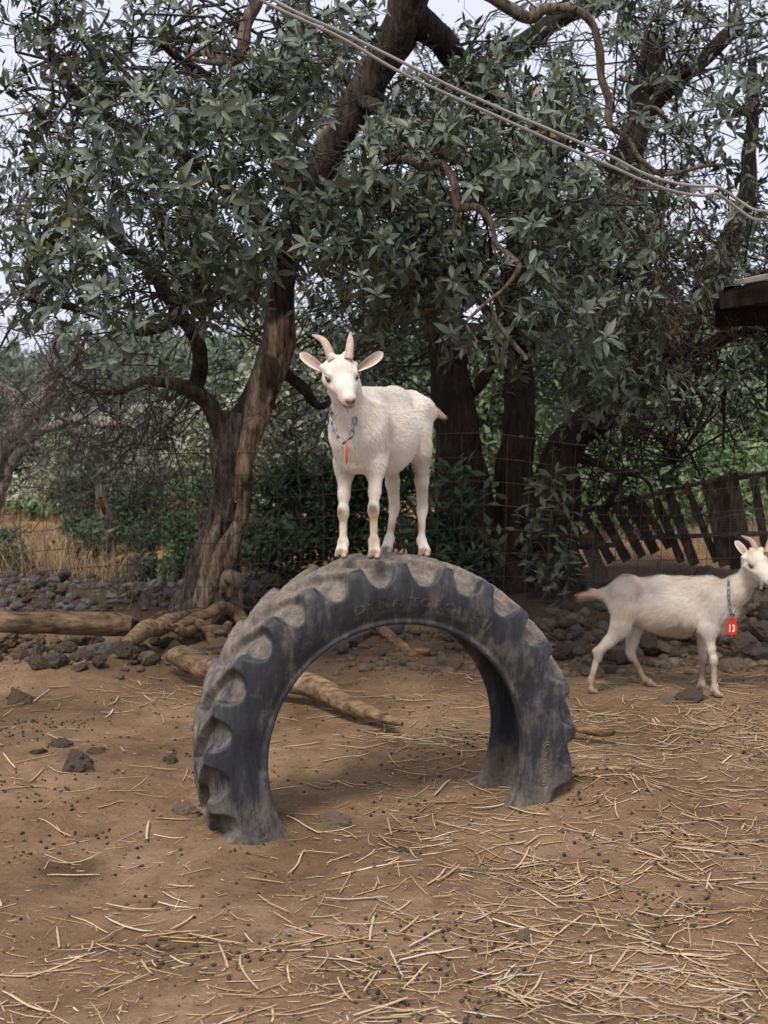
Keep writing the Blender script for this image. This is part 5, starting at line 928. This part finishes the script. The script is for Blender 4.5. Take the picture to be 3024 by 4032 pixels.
def roof():
    Y = 5.6; root = empty('shed_roof', tuple(P(760, 300, Y)), 'dark corner of a corrugated shed roof poking in at the right edge', 'roof'); a, b, c, d = V3((724, 288, Y + .3), (712, 311, Y + 1.2), (860, 302, Y + 1.2), (860, 262, Y))
    n, m = 60, 10; S, T = np.meshgrid(np.linspace(0, 1, n), np.linspace(0, 1, m), indexing='ij'); A = a + (d - a) * S[..., None]; B = b + (c - b) * S[..., None]; V = A + (B - A) * T[..., None]; V[..., 2] += .004 * np.sin(S * 34)
    Vb = V - np.array([0, 0, .012]); k = n * m; f = grid_faces(n, m); edge = []
    mk('sheet', np.concatenate([V.reshape(-1, 3), Vb.reshape(-1, 3)]), np.concatenate([f, f[:, ::-1] + k]), M_rust, np.tile([.012, .010, .009], (2 * k, 1)), root)
    for q in ((a - np.array([0, -.05, .05]), d - np.array([0, -.05, .05])), (b - np.array([0, .1, .05]), c - np.array([0, .1, .05]))): v, f = board(q[0], q[1], .09, .06, 3); mk('beam', v, f, M_darkbark, np.ones((len(v), 3)) * .6, root, smooth=False)
    v, f = board(P(734, 283, Y + .24), P(850, 261, Y - .02), .028, .004, 2); mk('flashing', v, f, M_rust, np.tile([.30, .25, .24], (len(v), 1)), root)
    pp = P(775, 330, 6.2); v, f = tube([(pp[0] + .12, 6.2, -.1), (pp[0] + .12, 6.2, pp[2] + .15)], [.05, .05], 10, 10); mk('post', v, f, M_darkbark, np.ones((len(v), 3)), root)
roof()
# ------------------------------------------------------------------ rocks
def ico(sub):
    import bmesh
    bm = bmesh.new(); bmesh.ops.create_icosphere(bm, subdivisions=sub, radius=1); V = np.array([v.co[:] for v in bm.verts]); Ft = np.array([[v.index for v in f.verts] for f in bm.faces]); bm.free(); return V, Ft
IV, IF = ico(5)
RC = {'dark': (.14, .112, .086), 'brown': (.27, .205, .15), 'grey': (.2, .18, .165), 'violet': (.145, .13, .135), 'tan': (.29, .22, .165)}
def rock_mesh(seed, colour, flat=.7):
    rng = np.random.default_rng(seed); s = rng.uniform(.75, 1.2, 3) * np.array([1.1, 1, flat]); V = IV.copy()
    for _ in range(9):
        d = nrm(rng.normal(size=3)); h = rng.uniform(.55, .88); q = V @ d; V -= np.outer(np.maximum(q - h, 0) * .85, d)       # broken facets
    r = 1 + .16 * fbm(V, 1.6, seed, 2) + .10 * fbm(V, 4.5, seed + 3, 4, .6) - .09 * sst(.25, .7, vn(V, 7, seed + 9)); V = V * r[:, None] * s; V[:, 2] += .25
    me = mk('rock', V, IF, M_rock, np.tile(colour, (len(V), 1))); me['proto'] = 1; return me
POOL = {}
for cn, cc in RC.items(): POOL[cn] = [rock_mesh(hash_ * 13 + len(cn) * 101, cc, .62 + .2 * (hash_ % 2)) for hash_ in range(1, 5)]
rr_ = np.random.default_rng(77)
def rock(u, v, rpx, colour, label, group=None, sink=.25, pos=None):
    p = np.array(G(u, v)) if pos is None else pos; r = rpx / 1250 * p[1]; src = POOL[colour][rr_.integers(0, 4)]; o = src.copy(); col.objects.link(o); del o['proto']
    k = rr_.uniform(.85, 1.15, 3) * r; o.scale = k; o.rotation_euler = (rr_.uniform(-.3, .3), rr_.uniform(-.3, .3), rr_.uniform(0, 6.28)); o.location = (p[0], p[1], p[2] - (sink + .08) * r); o.name = 'rock'; tag(o, label, 'rock', group); return o
for q in [(78, 765, 24, 'dark', 'large dark lava rock lying alone on the dirt at the left'), (98, 752, 13, 'dark', 'dark lava rock leaning on the large lone one at the left'), (40, 752, 10, 'dark', 'low dark rock left of the large lone rock at the left'), (170, 762, 10, 'dark', 'small flat dark rock between the large lone rock and the tyre'),
          (186, 812, 19, 'brown', 'brown grey rock pressed against the left foot of the tyre'), (333, 820, 18, 'brown', 'brown rock on the dirt inside the tyre arch'), (402, 851, 10, 'dark', 'small rock just in front of the tyre arch'), (476, 872, 12, 'brown', 'brownish angular rock among straw in front of the tyre'), (524, 938, 11, 'tan', 'pale dusty stone in the straw, nearest the bottom right'),
          (692, 699, 16, 'dark', 'craggy brown rock at the front hooves of the walking goat'), (665, 700, 9, 'brown', 'low crumbly rock between the legs of the walking goat'), (449, 667, 14, 'brown', 'large brown rock seen through the right of the tyre arch'), (340, 645, 22, 'brown', 'broad brown rock under the top left of the tyre'), (601, 661, 14, 'grey', 'smooth grey stone behind the hind leg of the walking goat'),
          (593, 675, 15, 'brown', 'flat brown slab stone by the hind hoof of the walking goat'), (610, 672, 12, 'dark', 'dark angular stone under the tail side of the walking goat'), (733, 670, 13, 'tan', 'reddish round stone right of the front leg of the walking goat'), (538, 628, 15, 'grey', 'pale rounded stone beside the upper right of the tyre'), (755, 660, 26, 'dark', 'very large dark rock at the right edge behind the goat'),
          (101, 655, 20, 'grey', 'upright grey boulder under the end of the log at the left'), (184, 642, 13, 'brown', 'rounded stone wedged under the roots of the gnarled tree'), (196, 652, 16, 'brown', 'wide flat stone under the roots, right above the bent branch'), (170, 650, 8, 'brown', 'small stone left of the flat one under the roots'), (118, 676, 8, 'brown', 'small clod in the straw left of the bent branch'), (80, 668, 12, 'dark', 'flat dark stone in the hollow at the left'), (20, 700, 16, 'dark', 'low dark stone sunk in the dirt at the left edge'), (60, 745, 12, 'dark', 'dark stone just above the large lone rock'), (225, 648, 18, 'brown', 'brown block of stone between the roots and the tyre')]: rock(*q)
def pile(n, u0, u1, v0, v1, r0, r1, cols, where, group, parts, sink=.15, lift=0.0):
    for _ in range(n):
        u, v = rr_.uniform(u0, u1), rr_.uniform(v0, v1); p = np.array(G(u, v)); p[2] += lift * rr_.random(); q = rr_.random() ** 1.8; c = cols[rr_.integers(0, len(cols))]; k = int(min(.999, (u - u0) / (u1 - u0)) * len(parts))
        rock(u, v, r0 + (r1 - r0) * q, c, '%s %s stone %s, %s' % ('large' if q > .5 else 'middling' if q > .18 else 'small', {'violet': 'violet grey'}.get(c, c), where, parts[k]), group, sink, p)
pile(92, 545, 790, 620, 666, 7, 15, ['brown', 'brown', 'dark', 'tan', 'grey'], 'in the long lava pile', 'stones in the pile behind the walking goat', ['next to the tyre', 'behind the tail of the walking goat', 'behind the belly of the walking goat', 'right of the red number tag'], .0, .12)
pile(26, 700, 790, 598, 650, 8, 17, ['dark', 'brown'], 'in the high heap', 'stones in the heap at the right edge', ['behind the neck of the walking goat', 'at the right edge under its head'], .0, .20)
pile(34, 330, 535, 634, 656, 5, 12, ['brown', 'brown', 'grey', 'tan'], 'in the row seen through the tyre arch', 'stones in the row behind the tyre', ['left of the crooked stick', 'behind the crooked stick', 'right of the crooked stick'], .05, .06)
pile(34, -20, 190, 640, 668, 6, 15, ['dark', 'dark', 'brown'], 'in the shaded hollow', 'stones in the hollow under the log', ['under the log by the left edge', 'under the middle of the log', 'under the roots of the gnarled tree'], .1, .03)
pile(64, -10, 200, 566, 622, 3.5, 9, ['violet', 'grey', 'dark'], 'on the rubble slope beyond the fence', 'stones on the slope beyond the fence', ['at the left edge', 'below the dry grass', 'near the leaning post', 'beside the gnarled trunk'], .05, .08)
pile(32, 238, 340, 585, 632, 4, 9, ['violet', 'grey', 'brown', 'dark'], 'behind the fence', 'stones right of the gnarled trunk', ['at the foot of the gnarled trunk', 'above the left shoulder of the tyre'], .05, .08)
for l in POOL.values():
    for o in l: bpy.data.objects.remove(o)
# ------------------------------------------------------------------ ground cover: straw, droppings, clods, dry grass
def pts_uv(rng, n, dens, u0=-60, u1=830, v0=645, v1=1060):
    """points on the near ground in proportion to dens(x, y)"""
    out = []; c = 0
    while c < n:
        m = n * 3; y = 2.4 + 6.4 * rng.random(m); x = (rng.random(m) * 2 - 1) * (y * .36 + .3); k = rng.random(m) < dens(x, y); out.append(np.stack([x[k], y[k]], 1)); c += k.sum()
    return np.concatenate(out)[:n]
def straw():
    rng = np.random.default_rng(33)
    def dens(x, y):
        p = np.stack([x, y, x * 0], 1); q = .5 + .5 * fbm(p, 1.6, 51, 2); side = sst(-.5, .5, x - .05 * (y - 4)) ; d = .08 + .22 * side * (.25 + q); d = d + .34 * sst(4.0, 3.0, y) * (.25 + q)
        d = d + .75 * np.exp(-((x - .55) ** 2 / .10 + (y - 4.02) ** 2 / .025)) + .5 * np.exp(-((x - .75) ** 2 / .2 + (y - 3.3) ** 2 / .12)) + .5 * np.exp(-((x - 1.6) ** 2 / .5 + (y - 5.7) ** 2 / .2)) + .4 * np.exp(-((x - .3) ** 2 / .15 + (y - 5.6) ** 2 / .1)) + .55 * np.exp(-((x - 1.9) ** 2 / .4 + (y - 6.1) ** 2 / .3)) + .4 * np.exp(-((x - 1.3) ** 2 / .15 + (y - 4.5) ** 2 / .15)) + .7 * np.exp(-((x + 1.05) ** 2 / .25 + (y - 6.55) ** 2 / .03)) + .3 * np.exp(-((x - .2) ** 2 / .05 + (y - 4.75) ** 2 / .1))
        d = d * (1 - .9 * sst(6.8, 7.6, y)); return d.clip(0, 1)
    for nm, n, l0, l1, w0, w1, K, sd in (('straw', 4300, .03, .20, .0014, .0048, 6, 1), ('chaff', 10500, .006, .03, .0010, .0026, 3, 2)):
        xy = pts_uv(rng, n, dens); L = l0 + (l1 - l0) * rng.random(n) ** 1.7; az = rng.normal(size=n) * .6 + np.where(rng.random(n) < .42, rng.uniform(0, 3.14, n), 0); d = np.stack([np.cos(az), np.sin(az)], 1); bend = rng.normal(size=n) * .045; kink = rng.normal(size=n) * .22 * (rng.random(n) < .3); kp = rng.uniform(-.3, .3, n); t = np.linspace(-.5, .5, K)
        pv = np.stack([-d[:, 1], d[:, 0]], 1); q = xy[:, None] + d[:, None] * (t[None, :, None] * L[:, None, None]) + pv[:, None] * ((t ** 2 - .08)[None, :, None] * (bend * L * 2)[:, None, None] + (np.maximum(t[None] - kp[:, None], 0) * (kink * L)[:, None])[..., None]); z = hfun(q[..., 0].ravel(), q[..., 1].ravel()).reshape(n, K)
        zc = z.mean(1, keepdims=True); z = zc + (z - zc) * .5; tilt = rng.normal(size=(n, 1)) * .05 * t[None]; z = np.maximum(z, hfun(q[..., 0].ravel(), q[..., 1].ravel()).reshape(n, K)) + .001 + np.abs(rng.normal(size=(n, 1))) * .005 + np.abs(tilt) * L[:, None]
        q3 = np.concatenate([q, z[..., None]], 2); w = (w0 + (w1 - w0) * rng.random(n) ** 1.4) * (.6 + L / l1 * .6); flat = rng.uniform(.10, .3, n)
        v, f = tubes_vec(q3, np.repeat(w[:, None], K, 1) * np.concatenate([[.7], np.ones(K - 2), [.5]])[None], 4)
        v = v.reshape(n, K * 4, 3); zz = v[..., 2]; mz = np.repeat(q3[..., 2], 4, 1); v[..., 2] = mz + (zz - mz) * flat[:, None]; k = rng.random(n); c = np.where((k < .60)[:, None], [.56, .41, .245], np.where((k < .82)[:, None], [.46, .30, .12], np.where((k < .93)[:, None], [.66, .54, .41], [.26, .16, .075]))) * rng.uniform(.7, 1.2, (n, 1))
        o = mk(nm, v.reshape(-1, 3), f, M_straw, np.repeat(c, K * 4, 0)); tag(o, 'pale dry straw scattered over the dirt' if nm == 'straw' else 'tiny broken bits of chaff between the straw', 'straw', kind='stuff')
M_straw = mat('dry_straw', m_vcol(.6, .3, .2, 80))
straw()
def pellets():
    rng = np.random.default_rng(44); V8, F8 = ico(2)
    def dens(x, y): p = np.stack([x, y, x * 0], 1); return (.04 + .9 * sst(.05, .7, fbm(p, 2.3, 61, 3))) * (1 - .8 * sst(5.6, 6.6, y))
    for nm, n, r0, r1, cs, lab, cat, mm in (('droppings', 1500, .0042, .0068, [(.022, .018, .016), (.045, .034, .026)], 'small round dark droppings strewn over the dirt', 'droppings', M_pel), ('clods', 5200, .0018, .007, [(.12, .085, .058), (.2, .145, .1), (.09, .07, .055)], 'small crumbs of earth and grit on the dirt', 'gravel', M_rock)):
        xy = pts_uv(rng, n, dens if nm == 'droppings' else (lambda x, y: .3 + .7 * dens(x, y))); r = r0 + (r1 - r0) * rng.random(n) ** (1 if nm == 'droppings' else 2.5); z = hfun(xy[:, 0], xy[:, 1]) + r * .6; a = rng.uniform(0, 6.28, n); st = rng.uniform(1.0, 1.45, n)
        ca_, sa = np.cos(a), np.sin(a); v = V8[None] * (1 + (0 if nm == 'droppings' else .22) * vn(np.tile(V8, (1, 1)), 2, 5)[None, :, None]); x = v[..., 0] * (r * st)[:, None]; y = v[..., 1] * r[:, None]; zz = v[..., 2] * (r * .85)[:, None]
        V = np.stack([xy[:, :1] + x * ca_[:, None] - y * sa[:, None], xy[:, 1:] + x * sa[:, None] + y * ca_[:, None], z[:, None] + zz], 2); m = len(V8); Fq = np.arange(n)[:, None, None] * m + F8[None]
        c = np.array(cs)[rng.integers(0, len(cs), n)]; o = mk(nm, V.reshape(-1, 3), Fq.reshape(-1, 3), mm, np.repeat(c, m, 0)); tag(o, lab, cat, kind='stuff')
M_pel = mat('dropping', m_vcol(.65, .3, .2, 90))
pellets()
def grass(name, label, n, x0, x1, y0, y1, h0, h1, cs, seed, w=.004, patch=None, lean=.35):
    rng = np.random.default_rng(seed); x = rng.uniform(x0, x1, n); y = rng.uniform(y0, y1, n)
    if patch: p = np.stack([x, y, x * 0], 1); k = fbm(p, patch, seed, 2) > rng.uniform(-.4, .5, n); x, y = x[k], y[k]
    n = len(x); z = hfun(x, y); h = rng.uniform(h0, h1, n); a = rng.uniform(0, 6.28, n); b0 = np.stack([x, y, z - .02], 1); b1 = b0 + np.stack([np.cos(a) * h * lean * rng.random(n), np.sin(a) * h * lean * rng.random(n), h], 1)
    p = frac_path(rng, b0, b1, 4, .05); p[:, -1, 2] -= .1 * h; v, f = tubes_vec(p, np.array([1, .8, .6, .15])[None] * w * rng.uniform(.6, 1.3, (n, 1)), 3); c = np.array(cs)[rng.integers(0, len(cs), n)] * rng.uniform(.7, 1.2, (n, 1))
    tag(mk(name, v, f, M_straw, np.repeat(c, 12, 0)), label, 'grass', kind='stuff')
grass('dry_grass', 'tall golden dry grass beyond the fence at the left', 62000, -6.2, -1.5, 10.3, 17, .10, .40, [(.44, .30, .16), (.54, .40, .24), (.34, .22, .12)], 71, .0035, .5, .9)
def rubble():
    rng = np.random.default_rng(91); V8, F8 = ico(2); mb_V, mb_F, mb_C, n0 = [], [], [], 0
    for (n, x0, x1, y0, y1, ra, rb, cs) in ((560, -3.4, -.9, 8.6, 11.4, .015, .055, [(.105, .095, .10), (.07, .065, .065), (.14, .125, .12)]), (260, -.9, 0, 8.5, 10.5, .015, .05, [(.12, .11, .10), (.08, .07, .065)]), (500, .75, 3.2, 7.0, 8.4, .01, .05, [(.2, .15, .11), (.12, .1, .08), (.25, .19, .14)]), (220, -.3, .9, 7.0, 8.2, .01, .04, [(.2, .15, .11)]), (200, -2.8, -.8, 7.0, 8.2, .01, .04, [(.12, .095, .07), (.16, .12, .09)])):
        xy = np.stack([rng.uniform(x0, x1, n), rng.uniform(y0, y1, n)], 1); r = ra + (rb - ra) * rng.random(n) ** 2.2; z = hfun(xy[:, 0], xy[:, 1]); sh = rng.uniform(.6, 1.2, (n, 1, 3)) * np.array([1.2, 1.1, .7]); off = rng.uniform(0, 50, (n, 1, 3)); P_ = (V8[None] * 1.2 + off).reshape(-1, 3)
        q = (1 + .35 * fbm(P_, 1.6, 5, 2)).reshape(n, -1, 1); V = V8[None] * q * sh * r[:, None, None] + np.concatenate([xy, (z + r * .2)[:, None]], 1)[:, None]; m = len(V8)
        mb_V.append(V.reshape(-1, 3)); mb_F.append((np.arange(n)[:, None, None] * m + F8[None]).reshape(-1, 3) + n0); n0 += n * m; mb_C.append(np.repeat(np.array(cs)[rng.integers(0, len(cs), n)], m, 0))
    tag(mk('rubble', np.concatenate(mb_V), np.concatenate(mb_F), M_rock, np.concatenate(mb_C)), 'fine rubble filling the gaps between the lava stones', 'rubble', kind='stuff')
rubble()
grass('leaf_litter', 'thin dry stalks among the stones under the fence', 2600, -3.0, 3.2, 7.6, 9.6, .04, .22, [(.30, .22, .13), (.16, .12, .07), (.10, .12, .06)], 72, .002, 1.2, 1.6)
grass('dry_grass', 'pale dry grass beyond the leaning slat fence', 9000, 1.2, 6.5, 11.2, 15.5, .08, .25, [(.50, .40, .26), (.42, .33, .2)], 73, .006, .8)
